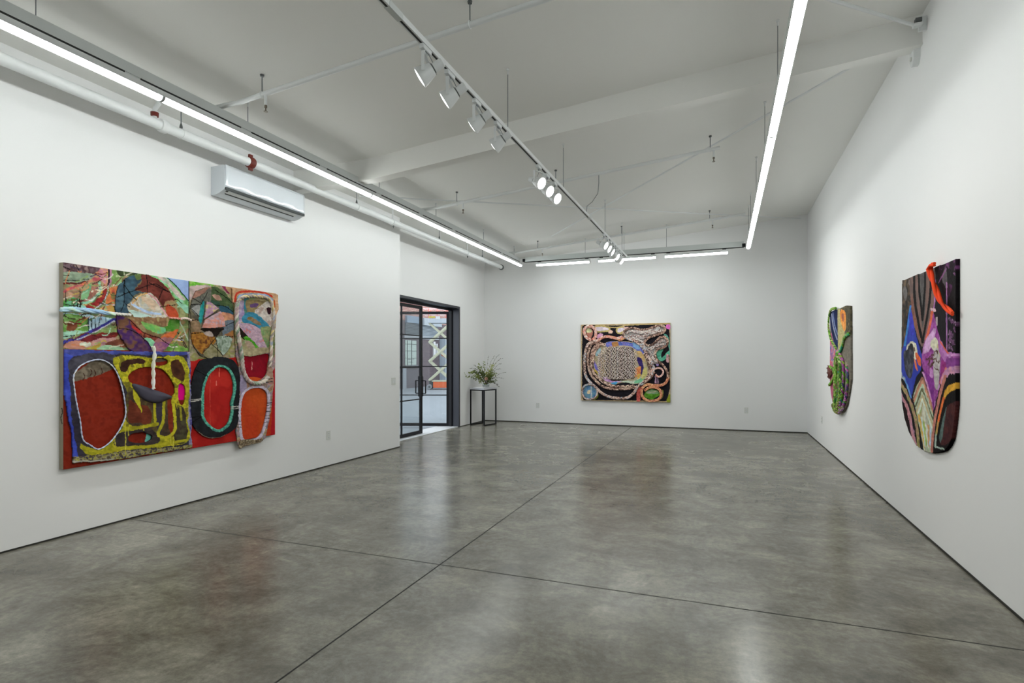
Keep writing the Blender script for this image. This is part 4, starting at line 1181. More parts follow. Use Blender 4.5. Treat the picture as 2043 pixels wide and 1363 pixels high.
# hanging painted cloth with cut out holes, lower left
A.c(100, 700, 5.68)
cl = A.mask([(117, -22), (500, -10), (914, 5), (1571, 12), (1578, 200), (1582, 500), (1592, 800), (1578, 950), (1608, 1102), (1200, 1162), (900, 1212), (500, 1262), (236, 1272), (236, 1100), (236, 950), (200, 800), (165, 600), (127, 350), (115, 100)], smooth=False, wob=.006)
A.fill(cl, '2f2b36 38343e', scale=.1)
P([(100, -30), (420, 10), (250, 60), (195, 200), (210, 500), (235, 800), (300, 1220), (225, 1240), (190, 800), (100, 300)], '3440a0 3c4aac 4050b0', only=cl)
P([(100, -40), (1600, 0), (1600, 50), (1000, 45), (700, 35), (250, 50)], '3c4688 4a5096', only=cl)
P([(1545, 40), (1620, 40), (1620, 1020), (1555, 1000)], '4a4480 8a88a0 3c3a70', only=cl)
P([(200, 120), (450, 25), (700, 40), (700, 110), (540, 95), (300, 170), (235, 300)], '3d3b45 4a4852', only=cl)
P([(690, 85), (900, 55), (1130, 78), (1400, 55), (1530, 120), (1565, 400), (1545, 800), (1560, 1010), (1350, 1080), (900, 1120), (500, 1180), (370, 1160), (325, 1050), (500, 1130), (700, 1000), (830, 780), (850, 500), (740, 230)],
  'a8a024 8a8a20 b8ac28 6a6420', scale=.05, only=cl)
P([(770, 200), (800, 130), (900, 95), (1040, 100), (1050, 150), (900, 150), (830, 240)], '2e1a16 3a221a'); P([(1370, 110), (1450, 110), (1510, 250), (1490, 340), (1390, 290), (1350, 190)], '3a2018 4a2c1a')
P([(850, 450), (960, 430), (1350, 560), (1420, 700), (1400, 930), (1240, 960), (850, 800)], '3f332a 4a3a2a 5a5424', scale=.05)
P([(880, 560), (960, 600), (1110, 650), (1110, 820), (980, 815), (870, 790)], '5c2a1c 6a3220')
P([(920, 430), (960, 470), (1000, 560), (1010, 700), (985, 640), (930, 540)], 'b0a828')
P([(1180, 590), (1250, 580), (1240, 920), (1190, 900)], '35303a'); P([(1310, 580), (1365, 560), (1370, 930), (1335, 930)], '6c2415 74301c')
P([(1400, 690), (1500, 650), (1530, 1010), (1380, 1010)], '3a3028 44402c'); P([(720, 1000), (760, 940), (900, 905), (1100, 870), (1225, 980), (1160, 1060), (740, 1085)], '332b2b 3a3230')
S([(1160, 590), (1165, 820)], 30, 'b4ac2a a09820'); S([(830, 880), (1000, 865), (1190, 830)], 42, 'aaa224 8a8420'); S([(1270, 560), (1260, 780), (1200, 940), (1260, 980)], 34, 'b0a826 9a9424'); S([(1375, 560), (1395, 880), (1290, 990)], 34, 'b4ac28')
S([(1460, 640), (1470, 780)], 26, '8a8428'); S([(330, 1080), (540, 1145), (800, 1100), (1100, 1080), (1540, 1010)], 34, 'aea628 9a9422')
P([(236, 1210), (500, 1180), (900, 1130), (1400, 1090), (1620, 1060), (1620, 1130), (900, 1230), (236, 1290)], '5a5230 3a3050 a09a40 8a8270 4a4030', scale=.025, only=cl)
S([(236, 1255), (500, 1250), (700, 1225)], 20, 'a8a498')
for x, y0, y1 in ((835, 800, 1180), (870, 870, 960), (715, 960, 1100), (1035, 860, 900), (1340, 940, 1050), (1375, 980, 1100)): S([(x, y0), (x + 4, y1)], 7, 'b8b040')
holes = np.zeros(A.X.shape, bool)
H1 = [(250, 270), (330, 165), (480, 105), (600, 115), (700, 190), (770, 330), (822, 550), (828, 760), (700, 990), (540, 1112), (430, 1065), (350, 1000), (320, 800), (280, 600), (250, 400)]
for h in (H1, [(870, 290), (960, 212), (1100, 187), (1250, 212), (1360, 330), (1402, 450), (1375, 500), (1340, 520), (1130, 440), (920, 375)],
          [(1150, 125), (1220, 85), (1310, 105), (1310, 150), (1200, 166)], [(1442, 400), (1478, 375), (1515, 420), (1512, 540), (1490, 612), (1450, 590), (1438, 520)],
          [(870, 990), (920, 940), (1040, 925), (1100, 945), (1138, 972), (1100, 1022), (1000, 1046), (900, 1032)]):
    holes |= A.mask(h, wob=.004)
A.relief('hanging_cloth', cl & ~holes, .004, .022, CLOTH, puff=.012, label='blue, yellow and charcoal painted cloth with holes')
hm = A.path3(H1, .026, 5, True)
A.rope('cut_out_trim', H1, 17, 'b0b6cc c0c6d8 a0a8c0', z=.024, strands=2, closed=True, label='pale blue trim of the big cut out', pitch=.08)
# folded flap
q = A.uv([(912, 372), (1130, 432), (1352, 515), (1290, 560), (1190, 592), (1050, 562), (960, 480)])
q = spline(q, True, 5); n_ = len(q); ctr = q.mean(0); mb = MB(); vs = []
for rr_, zz in ((1, .030), (.66, .044), (.33, .050)):
    for (u, v) in q:
        uu, vv = ctr + (np.array([u, v]) - ctr) * rr_
        vs.append(A.P0 + uu * A.U - vv * up + zz * A.N)
vs.append(A.P0 + ctr[0] * A.U - ctr[1] * up + .052 * A.N)
fs = [(k * n_ + i, k * n_ + (i + 1) % n_, (k + 1) * n_ + (i + 1) % n_, (k + 1) * n_ + i) for k in range(2) for i in range(n_)] + [(2 * n_ + i, 2 * n_ + (i + 1) % n_, 3 * n_) for i in range(n_)]
fo = mb.add(vs, fs).build('cloth_flap', mat('charcoal_flap', '423f4e', .7, var=.06), root, smooth=True)
fo['label'] = 'charcoal flap hanging forward from the oval cut out'
sm = fo.modifiers.new('thickness', 'SOLIDIFY'); sm.thickness = .006
# black oval collar, lower middle
A.c(360, 720, 7.175)
ov = A.mask([(250, 20), (400, -45), (560, -62), (720, -20), (800, 80), (832, 300), (822, 700), (790, 930), (650, 1050), (480, 1108), (330, 1085), (205, 985), (142, 870), (130, 500), (155, 250)], wob=.004)
Hh_ = [(550, 95), (640, 120), (712, 220), (742, 400), (702, 600), (700, 750), (650, 900), (540, 978), (430, 935), (328, 800), (318, 600), (330, 400), (390, 220), (480, 120)]
oh = A.mask(Hh_, wob=.003)
A.fill(ov, '1a1b1e 202226', var=.1)
S([(200, 985), (330, 1082), (480, 1105), (640, 1060)], 16, 'a09080', only=ov); S([(150, 870), (60, 830), (280, 790)], 5, '060606')
S(Hh_ + Hh_[:1], 74, '3f8878 6ab8a0 2c6a60 58a08c', only=ov, scale=.03)
for pth in ([(125, 95), (380, 225)], [(150, 880), (280, 800)]): S(pth, 9, '050505', smooth=False)
for pth in ([(130, 555), (280, 545)], [(130, 580), (280, 560)], [(700, 660), (810, 655)], [(700, 690), (810, 682)]): S(pth, 6, 'b8b4ac', smooth=False)
A.relief('oval_collar', ov & ~oh, .004, .022, CLOTH, puff=.006, label='black oval collar with turquoise inner rim')
# patched disc, upper middle
A.c(360, 540, 7.175)
r2 = A.mask([(240, 275), (420, 236), (520, 245), (640, 330), (728, 470), (750, 700), (750, 900), (702, 1080), (590, 1232), (400, 1255), (250, 1195), (150, 1000), (127, 700), (142, 450)])
A.fill(r2, '5a5648 4a463c 6a6450', scale=.06)
for pts, cc in (([(150, 430), (200, 320), (360, 235), (420, 240), (300, 330), (240, 390)], 'a07868 8a6458'), ([(140, 430), (300, 350), (400, 250), (420, 440), (300, 470), (250, 640), (140, 560)], '55554e 66665c 484a46'),
                ([(145, 560), (220, 500), (270, 520), (250, 640)], '9a9a96 7a7c7a'), ([(430, 240), (520, 245), (640, 330), (745, 480), (755, 610), (560, 520), (430, 470)], '3e5030 4a5a38 34452c'),
                ([(430, 350), (520, 345), (575, 430), (480, 410)], '9a7868 b08a7a'), ([(420, 430), (540, 450), (560, 520), (470, 510)], '2f4a3c'), ([(540, 535), (620, 500), (755, 600), (745, 650), (620, 665)], '2c5062 264658'),
                ([(290, 480), (335, 465), (290, 740), (245, 720)], '1f7a7c 2a8a88'), ([(570, 600), (745, 640), (745, 720), (610, 745)], 'b07a60 c08a68'), ([(610, 720), (755, 720), (745, 860), (610, 950), (590, 820)], '6a7480 58646e 7a7870'),
                ([(130, 700), (250, 740), (280, 880), (140, 900)], '6a5a40 8a7058'), ([(135, 900), (300, 885), (480, 950), (460, 1060), (300, 1195), (150, 1020)], '7a4a20 9a6a2a 5a3420'), ([(600, 940), (740, 860), (745, 990), (650, 1040)], '9a6a38 8a5a40'),
                ([(500, 960), (640, 935), (740, 990), (702, 1080), (600, 1215), (510, 1100)], '8a9a88 a0aca0 6a7a68'), ([(320, 1180), (440, 1050), (590, 1225), (400, 1255)], '7a7450 8a8468'), ([(285, 835), (600, 825), (545, 900), (465, 950), (430, 880), (330, 870)], '1e1612'),
                ([(320, 890), (420, 870), (460, 945), (360, 930)], 'a09088')):
    P(pts, cc, only=r2, scale=.05)
for pth in ([(125, 375), (290, 470)], [(290, 470), (365, 320)], [(140, 490), (300, 480)], [(150, 560), (260, 660)], [(460, 490), (620, 510), (750, 600)], [(480, 280), (640, 390), (740, 480)], [(125, 710), (250, 710)], [(125, 910), (300, 885)], [(300, 1190), (460, 1000), (600, 820)],
            [(430, 1050), (600, 1220)], [(490, 960), (515, 1110), (515, 1250)], [(600, 950), (750, 940)], [(615, 800), (750, 740)]): S(pth, 6, '100d0b', smooth=False, only=r2)
A.relief('patched_disc', r2, .003, .018, CLOTH, puff=.008, label='olive and brown patched cloth disc')
for pts, cc, nm in (([(345, 440), (420, 458), (522, 550), (430, 620), (308, 702)], 'a89878 a07a98 b0a070', 'upper scrap'), ([(275, 822), (318, 705), (430, 640), (545, 580), (600, 700), (612, 805), (440, 828)], 'b098a0 c08070 a89098', 'lower scrap')):
    m_ = A.mask(pts, smooth=False, wob=.004); A.fill(m_, cc, scale=.04)
    A.relief('canvas_scrap', m_, .018, .034, CLOTH)
# tall cloth frame on the right with two openings
fm = A.mask([(755, 460), (735, 470), (715, 250), (1000, 268), (1330, 308), (1382, 350), (1384, 560), (1345, 640), (1340, 900), (1335, 1200), (1330, 1370), (1300, 1450), (1312, 1600), (1292, 1890), (1270, 2040), (1232, 2240), (1200, 2390), (1130, 2460), (1000, 2482), (900, 2520), (840, 2556), (800, 2470), (770, 2270), (795, 2220), (812, 1890), (832, 1540), (800, 1290), (775, 1200), (762, 900), (750, 700)], smooth=False, wob=.008)
A.fill(fm, '8a7a68 a88a90 7a7a80 a89a78 946a58', scale=.06)
P([(760, 380), (1300, 380), (1310, 900), (1240, 1130), (820, 1140)], '8a8a5a 9a8a68 7a8a60', only=fm)
P([(700, 200), (1400, 300), (1400, 700), (1310, 700), (1300, 400), (1200, 340), (850, 330), (770, 440), (720, 460)], 'b08a68 b89272', only=fm)
for pts, cc in (([(770, 440), (880, 430), (912, 620), (830, 760), (785, 700)], '9c88a4 8a78a0 a898a8'), ([(880, 420), (960, 400), (940, 590), (905, 620)], '2f7088 4a6a58'), ([(930, 430), (1200, 450), (1150, 530), (1040, 605), (940, 590)], '7a6a48 8a7850'),
                ([(980, 480), (1090, 475), (1060, 525), (985, 530)], '5a4068'), ([(1040, 600), (1200, 450), (1295, 470), (1285, 640), (1255, 815)], 'b4a8a0 c0b8b0 a08a80'), ([(1215, 540), (1262, 540), (1268, 625), (1225, 610)], '2a1018'),
                ([(855, 690), (900, 618), (1040, 600), (1255, 812), (1110, 832), (900, 755)], '2f7088 3a7c94'), ([(930, 690), (1000, 660), (1150, 782), (1000, 740)], '8a7058 6a5a30'), ([(820, 770), (900, 755), (1110, 832), (1215, 1105), (1100, 1105), (960, 965), (850, 865)], 'ac92a0 b89aa8 9a8498 b87068'),
                ([(812, 815), (960, 965), (900, 990), (835, 945)], '1c140c'), ([(870, 960), (940, 948), (1095, 1092), (1040, 1115), (920, 1000)], '3f8a1e 5a9a30'), ([(1120, 835), (1260, 820), (1240, 1100), (1200, 1060)], '6a8a5a 8a8a60'), ([(900, 1010), (980, 1020), (1050, 1110), (950, 1110)], 'a08a78'),
                ([(835, 1130), (1240, 1105), (1340, 1115), (1340, 1185), (1230, 1180), (1000, 1225), (860, 1232)], '94886a a49878'), ([(1270, 900), (1345, 880), (1340, 1200), (1280, 1200)], '7a7a58 5a6a40'), ([(1230, 1380), (1310, 1440), (1310, 1620), (1230, 1600)], 'a87a6c 98806c'),
                ([(830, 1500), (910, 1560), (920, 1700), (850, 1850), (825, 1700)], 'a090b0 8a8098')):
    P(pts, cc, only=fm, scale=.04)
S([(758, 440), (790, 325), (900, 300), (1150, 312), (1290, 370)], 30, 'b03020 a83828', only=fm); S([(800, 425), (840, 352), (1000, 342), (1200, 352), (1295, 420)], 24, '6a86b0 88a0c0', only=fm); S([(1320, 420), (1325, 520)], 20, 'a84820')
OH = [(1040, 1686), (1150, 1692), (1220, 1772), (1226, 1930), (1190, 2150), (1120, 2350), (1000, 2412), (890, 2402), (860, 2240), (846, 1990), (872, 1812), (940, 1722)]
S(OH + OH[:1], 78, 'b8b0c0 c4bccc a8a0b0', only=fm, scale=.03)
op = A.mask(OH, wob=.003) | A.mask([(862, 1222), (1000, 1232), (1242, 1195), (1232, 1350), (1215, 1470), (1160, 1540), (1080, 1585), (1000, 1575), (940, 1520), (892, 1400), (875, 1290)], wob=.003)
for y in (1560, 1600, 1900, 1930, 1975, 2020, 2075, 2120, 2170, 2230): S([(1190, y), (1290, y - 12)], 7, '2a2830', smooth=False, only=fm)
for y in (2150, 2200, 2240): S([(800, y), (870, y + 6)], 8, '3a3850', smooth=False, only=fm)
P([(840, 2430), (1150, 2420), (1120, 2480), (900, 2530), (840, 2560)], 'a89a80 4a3a2c 8a7a60', scale=.02, only=fm)
A.relief('cloth_frame', fm & ~op, .004, .024, CLOTH, puff=.01, label='tall patched cloth frame with two oval openings')
A.rope('rope', [(775, 455), (762, 600), (765, 760), (785, 920), (812, 1080), (838, 1240), (850, 1380), (880, 1490), (950, 1585), (1060, 1615), (1150, 1590), (1215, 1520)], 62, 'a8a098 b0a8a0 8a9a88 a08a88 c0b8ac 7a8a78', z=.042, label='greenish grey twisted rope down the middle', pitch=.12)
A.rope('rope', [(775, 450), (860, 380), (1000, 368), (1180, 385), (1255, 440), (1290, 560), (1300, 700), (1285, 860), (1262, 1000), (1262, 1200), (1240, 1380)], 52, 'b0a498 a89488 9aa0b0 c4bcb0 8a8078 b8a878', z=.04, label='pale twisted rope over the top right corner', pitch=.12)
A.rope('thread', [(750, 700), (780, 690), (800, 560)], 8, 'b0a8a0', z=.03, strands=2)
# ropes of the left half
A.c(100, 500, 6.197)
A.rope('rope', [(85, 737), (180, 728), (330, 738), (500, 752), (640, 770), (760, 790)], 66, '9ab8cc a8c8d0 b8d0c0 8aa8c8 a8c4a8', z=.045, strands=3, pitch=.30, taper=[.9, 1.05, 1, .9, .7], label='thick pale blue and green twisted rope at left')
A.rope('rope', [(740, 780), (850, 790), (955, 798)], 38, 'd0ccc4 c0bcb0', z=.045, strands=3, label='white end of the left rope')
A.rope('rope', [(1445, 832), (1510, 838), (1590, 848)], 26, 'c87a70 d08a80', z=.03, strands=2, label='short pink cord'); A.rope('rope', [(1585, 846), (1650, 840), (1715, 865)], 32, 'd0c4b8 c8b0a8', z=.032, strands=3, label='short cream cord')
A.rope('rope', [(1215, 1185), (1232, 1240), (1236, 1300), (1226, 1370), (1218, 1450), (1222, 1560), (1218, 1640), (1224, 1712)], 46, 'd4d4c4 c8d0b8 c0d4c4 d8d0c8', z=.06, strands=2, pitch=.16, label='white twisted rope hanging into the oval cut out')
A.c(100, 700, 5.68)
A.rope('thread_knot', [(128, 650), (135, 700), (118, 760), (132, 830)], 12, '2a2820 4a483c', z=.004, strands=2, label='dark knotted thread on the left edge')

# ===== square painting on the back wall
nB = back_on(1250, 720)[1]; nB = np.array(nB, float)
uB = np.array([-nB[1], nB[0], 0]); uB = uB if uB[0] > 0 else -uB
def plB(px, py, off=.05):
    d = ray(px, py); p0 = np.array([XB, YB0, 0]) + nB * off
    return CAM + d * np.dot(p0 - CAM, nB) / np.dot(d, nB)
TLb = plB(1159.3, 648.2); TRb = plB(1337.3, 644.0); BRb = plB(1337.3, 802.8)
Wb = float(np.dot(TRb - TLb, uB)); ztop = .5 * (TLb[2] + TRb[2]); Hb = float(ztop - .5 * (BRb[2] + plB(1159.3, 799.2)[2])); TLb[2] = ztop
root = thing('painting', 'square black painting covered with pink and brown braids on the back wall', 'painting', tuple(TLb + uB * Wb / 2 - up * Hb / 2 - nB * .05))
B = Art(root, plB, TLb, uB, Wb, Hb, .0062, 9)
stretcher(B, 'b3a282', .048)
allm = np.ones(B.X.shape, bool)
B.c(1140, 630, 7.571); P, S = B.P, B.S
B.fill(allm, 'b09a78 b8a484 a08a66', scale=.1)
P([(165, 165), (200, 140), (480, 150), (900, 142), (1300, 128), (1470, 138), (1485, 300), (1482, 700), (1490, 1100), (1440, 1290), (900, 1282), (400, 1275), (180, 1270), (160, 1200), (162, 600)], '15131a 1a181f 121015', scale=.2, wob=.006, smooth=False)
S([(360, 160), (450, 140), (560, 172), (700, 175), (800, 150), (900, 140), (1490, 122)], 14, 'b09a68')
P([(330, 175), (430, 150), (520, 160), (570, 160), (585, 215), (540, 245), (400, 250), (350, 235)], 'b0a068'); P([(345, 185), (430, 170), (530, 178), (560, 190), (540, 220), (400, 230), (360, 225)], 'cfc0c8 c8c0cc d8c8d0')
P([(670, 235), (690, 180), (770, 165), (820, 190), (770, 275), (700, 275)], 'b0a068'); P([(695, 225), (710, 195), (790, 180), (800, 205), (750, 250), (705, 250)], 'd4ccd8 c8b8c8')
P([(785, 150), (810, 170), (860, 170), (830, 210), (800, 200)], 'c8a8a0'); P([(555, 240), (580, 215), (625, 230), (615, 265), (570, 268)], 'd0b0a0'); P([(385, 300), (430, 262), (480, 290), (400, 345)], 'c898b8')
P([(225, 210), (270, 185), (310, 210), (325, 260), (300, 330), (260, 320), (230, 260)], 'b07868 a86a58'); P([(222, 215), (265, 190), (300, 210), (300, 250), (240, 255)], 'c8cca0')
pool = [(330, 760), (345, 580), (380, 480), (480, 425), (620, 385), (780, 385), (920, 400), (1040, 470), (1105, 570), (1140, 690), (1162, 800), (1150, 900), (1080, 1000), (980, 1032), (780, 1005), (640, 1042), (500, 985), (400, 900)]
P(pool, 'a89a80 b0a48c 9a8a6c', scale=.06)
for pts, cc in (([(490, 430), (620, 388), (760, 395), (920, 410), (1060, 480), (1100, 580), (1040, 560), (900, 470), (720, 450), (540, 468)], '4464b0 5a6ab8 8a7ab8 3c58a0'), ([(610, 405), (700, 395), (705, 455), (630, 465)], 'a8784a'), ([(930, 400), (1040, 460), (1020, 510), (940, 470)], '7aa0c8'),
                ([(365, 560), (440, 480), (435, 560), (380, 610)], '8ab0c0 a0c0c8'), ([(345, 680), (400, 790), (470, 900), (490, 940), (400, 880), (350, 780)], '6a68b8 8a78c0'), ([(340, 790), (400, 850), (420, 900), (360, 850)], 'b8a050'),
                ([(400, 830), (480, 900), (600, 955), (780, 985), (640, 1010), (500, 975)], 'b88ac0 c8a0cc'), ([(560, 955), (900, 985), (1120, 900), (1100, 980), (960, 1025), (780, 1000)], 'b8c8b0 c8ccc0'), ([(950, 1000), (1110, 910), (1090, 985), (1000, 1025)], '6aa888 78b890'),
                ([(595, 1015), (700, 1000), (665, 1042)], '4a9ac8'), ([(990, 540), (1060, 550), (1115, 690), (1060, 660)], 'c0a070 c8a868'), ([(985, 640), (1050, 640), (1085, 760), (1112, 840), (1050, 890), (1030, 780)], '2c2258 3a2c68'),
                ([(925, 830), (1040, 770), (1035, 880), (915, 940)], 'cc7a50 d89050'), ([(1000, 880), (1055, 890), (1000, 960)], 'c8a050'), ([(1090, 800), (1130, 780), (1140, 900), (1060, 960)], 'b8b070')):
    P(pts, cc, scale=.04)
P([(425, 640), (530, 600), (530, 900), (440, 900)], '3a2a14 2c2010')
P([(520, 520), (620, 480), (880, 480), (950, 560), (960, 900), (880, 955), (560, 955)], '3a2c26 2a201c 5a483e', scale=.02)
for x in (437, 460, 484, 508): S([(x, 620), (x + 3, 910)], 9, 'c4a45c b8964a', smooth=False)
P([(180, 1080), (275, 1040), (370, 1090), (385, 1170), (300, 1255), (190, 1200)], '5a80a8 6a90a0 4a70a0'); P([(245, 1130), (285, 1125), (285, 1175), (240, 1170)], 'd0bc98'); S([(300, 1065), (300, 1240)], 16, 'b8bcc0')
P([(1100, 1190), (1150, 1120), (1240, 1110), (1320, 1150), (1330, 1200), (1220, 1260), (1130, 1240)], '4a8020 5a9030'); P([(1120, 1150), (1220, 1110), (1310, 1150), (1300, 1180), (1180, 1180)], '7aa070 8a9a80'); S([(1140, 1170), (1200, 1160), (1270, 1145)], 9, 'c0a898')
P([(1285, 560), (1330, 505), (1400, 490), (1365, 560), (1365, 640), (1440, 560), (1482, 530), (1482, 590), (1400, 672), (1340, 682), (1300, 640)], '4f9a80 5aa88c'); P([(1380, 265), (1450, 300), (1485, 400), (1485, 600), (1470, 480), (1430, 330)], '5fa090')
P([(1425, 165), (1450, 130), (1493, 140), (1493, 200), (1450, 200)], 'd870c0'); S([(1452, 600), (1452, 690)], 40, 'a88088 c8a0a0', scale=.02, smooth=False)
P([(1262, 905), (1312, 900), (1312, 1022), (1262, 1022)], 'b898b0', smooth=False); P([(1274, 918), (1302, 915), (1304, 1015), (1276, 1015)], '5a4a5c', smooth=False); P([(1275, 740), (1300, 712), (1325, 740), (1300, 765)], '9a88c0')
P([(1000, 1085), (1065, 1062), (1050, 1140), (1035, 1283), (990, 1283)], 'b05048 c06058'); P([(1435, 1295), (1485, 1180), (1495, 1310)], '8a9430'); P([(400, 1165), (400, 1230), (335, 1272), (370, 1220)], '8a9430'); S([(1380, 1130), (1370, 1230), (1290, 1290)], 20, '8a8444')
shape = B.mask([(790, 300), (810, 230), (880, 190), (960, 190), (1060, 215), (1160, 205), (1260, 165), (1350, 150), (1410, 170), (1415, 230), (1360, 270), (1260, 300), (1170, 335), (1110, 400), (1120, 440), (1200, 450), (1270, 400), (1340, 330), (1420, 320), (1460, 380), (1440, 450), (1370, 490), (1300, 510), (1275, 560), (1280, 650), (1330, 720), (1250, 720), (1170, 600), (1080, 450), (960, 370), (860, 330)])
B.fill(shape, 'a09898 b8b0ac 8a7a78 a8b8b8', scale=.02, var=.3)
B.relief('painted_ground', allm, -.0003, .0015, bump=.001)
brown = 'a08478 8a6c60 b89c8c 6a5048 c8b0a0 54403a'; pink = 'c89a90 d0a8a0 b88878 d8b8b0 c07a68'; mix_ = 'b09488 c0a89c 8a7068 c8b4b0 9aa0a8 6a5450'
grey = 'b8a8a0 c8bcb8 a09898 8a7470 d0c4bc a8a8a8 7a6460'; oran = 'c88a68 d09878 b87a58 c8a078 a86858'
def braid(pts, w, cols, z=.018): B.rope('braid', pts, w, cols, z=z, plait=True, pitch=.085, seg=7, sides=5)
braid([(330, 400), (260, 425), (225, 500), (203, 640), (202, 800), (225, 920), (290, 1010), (380, 1090), (450, 1160), (560, 1220), (700, 1245), (840, 1240), (930, 1180), (980, 1110), (995, 1060)], 46, mix_)
braid([(470, 425), (380, 405), (305, 440), (270, 520), (250, 640), (262, 780), (305, 900), (390, 1000), (480, 1070), (620, 1105), (780, 1105), (920, 1092), (1020, 1060), (1110, 1000), (1200, 930), (1250, 850)], 44, brown)
braid([(520, 440), (410, 435), (335, 500), (300, 620), (305, 760), (350, 880), (430, 960), (520, 1025), (640, 1065), (800, 1068), (950, 1058)], 44, brown, .022)
braid([(430, 450), (370, 520), (335, 620), (330, 720)], 44, brown, .024)
braid([(780, 320), (880, 352), (980, 392), (1065, 460), (1125, 550), (1175, 640), (1220, 730), (1240, 810), (1200, 900), (1120, 985), (1040, 1045)], 54, mix_)
braid([(1110, 570), (1150, 660), (1185, 760), (1190, 840), (1150, 930), (1080, 1010)], 46, brown, .024)
braid([(300, 370), (230, 330), (197, 250), (212, 185), (270, 160), (335, 180), (370, 240), (365, 320), (335, 362), (400, 378), (460, 335), (540, 318), (620, 330), (700, 345), (770, 320)], 50, pink, .024)
braid([(560, 310), (660, 335), (740, 365), (800, 340)], 40, oran, .026)
braid([(790, 300), (800, 235), (880, 192), (960, 192), (1060, 215), (1160, 203), (1260, 165), (1350, 150), (1405, 172), (1412, 230), (1360, 268), (1260, 300), (1170, 335), (1112, 395), (1125, 440), (1200, 448), (1270, 400), (1340, 332), (1415, 325), (1455, 385), (1438, 450), (1370, 490), (1300, 512), (1268, 565), (1280, 650), (1340, 705), (1400, 765), (1450, 850), (1465, 940)], 40, brown, .026)
braid([(1465, 930), (1430, 1010), (1350, 1052), (1240, 1052), (1150, 1042), (1085, 1080), (1062, 1150), (1082, 1230), (1150, 1280), (1230, 1287), (1320, 1260), (1358, 1190), (1330, 1115), (1260, 1082), (1180, 1085), (1110, 1130)], 46, oran, .024)
for pts in ([(830, 270), (900, 235), (1000, 255), (1100, 262), (1220, 240), (1340, 200)], [(850, 315), (950, 305), (1050, 312), (1150, 290), (1280, 250), (1385, 215)], [(930, 345), (1020, 365), (1085, 420), (1120, 480), (1180, 545), (1220, 625), (1270, 690)],
            [(900, 345), (1000, 335), (1080, 340), (1140, 320)], [(1190, 490), (1260, 452), (1340, 395), (1410, 375)], [(1140, 500), (1210, 500), (1300, 455), (1400, 430)], [(860, 240), (960, 225), (1080, 235), (1200, 215), (1330, 175)], [(1190, 560), (1240, 640), (1300, 710)], [(1200, 520), (1240, 560), (1250, 600)]):
    braid(pts, 36, grey, .022)
braid([(1190, 850), (1250, 810), (1330, 790), (1385, 830), (1375, 890), (1320, 925), (1275, 890)], 32, pink, .028)
braid([(285, 1035), (200, 1060), (168, 1150), (200, 1235), (285, 1262), (370, 1225), (395, 1140), (360, 1065), (290, 1038)], 30, mix_, .02)
# net of thin cords in the centre
nb = MB(); rs = np.random.default_rng(21)
cols_ = [np.array(c) for c in ((.86, .74, .68), (.80, .66, .61), (.89, .81, .77), (.84, .70, .58), (.72, .60, .60), (.88, .78, .72))]
q = B.uv([(400, 480), (990, 960)]); u0, v0 = q[0]; u1, v1 = q[1]
N_ = 44
for i in range(N_):
    f_ = (i + .5) / N_; uu = u0 + (u1 - u0) * f_; e_ = 1 - abs(2 * f_ - 1) ** 4
    a_ = v0 - .012 + (1 - e_) * .16 * (1 if rs.random() < .8 else 1.6); b_ = v1 + .005 - (1 - e_) * (.10 if f_ > .5 else .05)
    k_ = 44; ph = rs.uniform(0, 6.28); fr_ = rs.uniform(.9, 1.6); am = rs.uniform(.009, .018); pts = []
    for j in range(k_ + 1):
        v = a_ + (b_ - a_) * j / k_
        pts.append(B.P0 + (uu + am * math.sin(j * fr_ + ph) + rs.normal() * .0025) * B.U - v * up + (.012 + .008 * math.sin(j * fr_ + ph + 1.5)) * B.N)
    cc = cols_[rs.integers(6)]
    nb.tube(pts, .0056, 5, cols=[(np.array((.22, .15, .12)) if rs.random() < .05 else np.clip(cc * rs.uniform(.75, 1.12), 0, .9)) for _ in pts], nrm=B.N)
o = nb.build('cord_net', ROPE, root, smooth=True); o['label'] = 'cream net of thin knotted cords'; o['kind'] = 'stuff'

# ===== small shaped painting, right wall
def right_art(box, outline_crop, outline, res, seed, label, off=.024, smooth=False):
    plR = lambda px, py: on(px, py, 0, XR - off)
    x0, y0, x1, y1 = box
    a = plR(x0, y0); ztop = max(a[2], plR(x1, y0)[2]); b = plR(x1, y1); a2 = plR(x0, y1)
    W = a[1] - b[1]; zbot = min(b[2], a2[2]); H = ztop - zbot
    P0 = np.array([XR - off, a[1], ztop])
    root = thing('painting', label, 'painting', (XR, float(a[1] - W / 2), float(ztop - H / 2)))
    art = Art(root, plR, P0, (0, -1, 0), W, H, res, seed)
    art.c(*outline_crop)
    om = art.mask(outline, smooth=smooth, wob=.002)
    return root, art, om
root, R, om = right_art((1654, 607, 1698, 830), (1640, 600, 5.686), [(92, 125), (190, 90), (270, 55), (322, 60), (325, 400), (327, 900), (305, 1050), (280, 1190), (240, 1270), (180, 1270), (130, 1215), (100, 1050), (88, 900), (90, 500)], .0095, 31,
                        'narrow shaped painting with green braids and an orange oval on the right wall, farther one')
P, S = R.P, R.S
R.fill(om, '7a7468 6a6458 8a8070', scale=.2)
P([(60, 400), (185, 400), (185, 560), (160, 760), (60, 760)], 'b85a80 6a70a8 c08a90 c85a70 8070a0', scale=.12); P([(60, 760), (160, 760), (160, 1000), (135, 1260), (60, 1100)], 'b0607c a8506c b87888', scale=.1)
P([(92, 100), (186, 60), (182, 520), (140, 480), (105, 330)], '0c1a48 10204f 0a1538', scale=.2); S([(110, 150), (130, 300), (172, 440)], 7, '8a90a8'); S([(125, 140), (145, 280), (176, 380)], 5, '6a78a0')
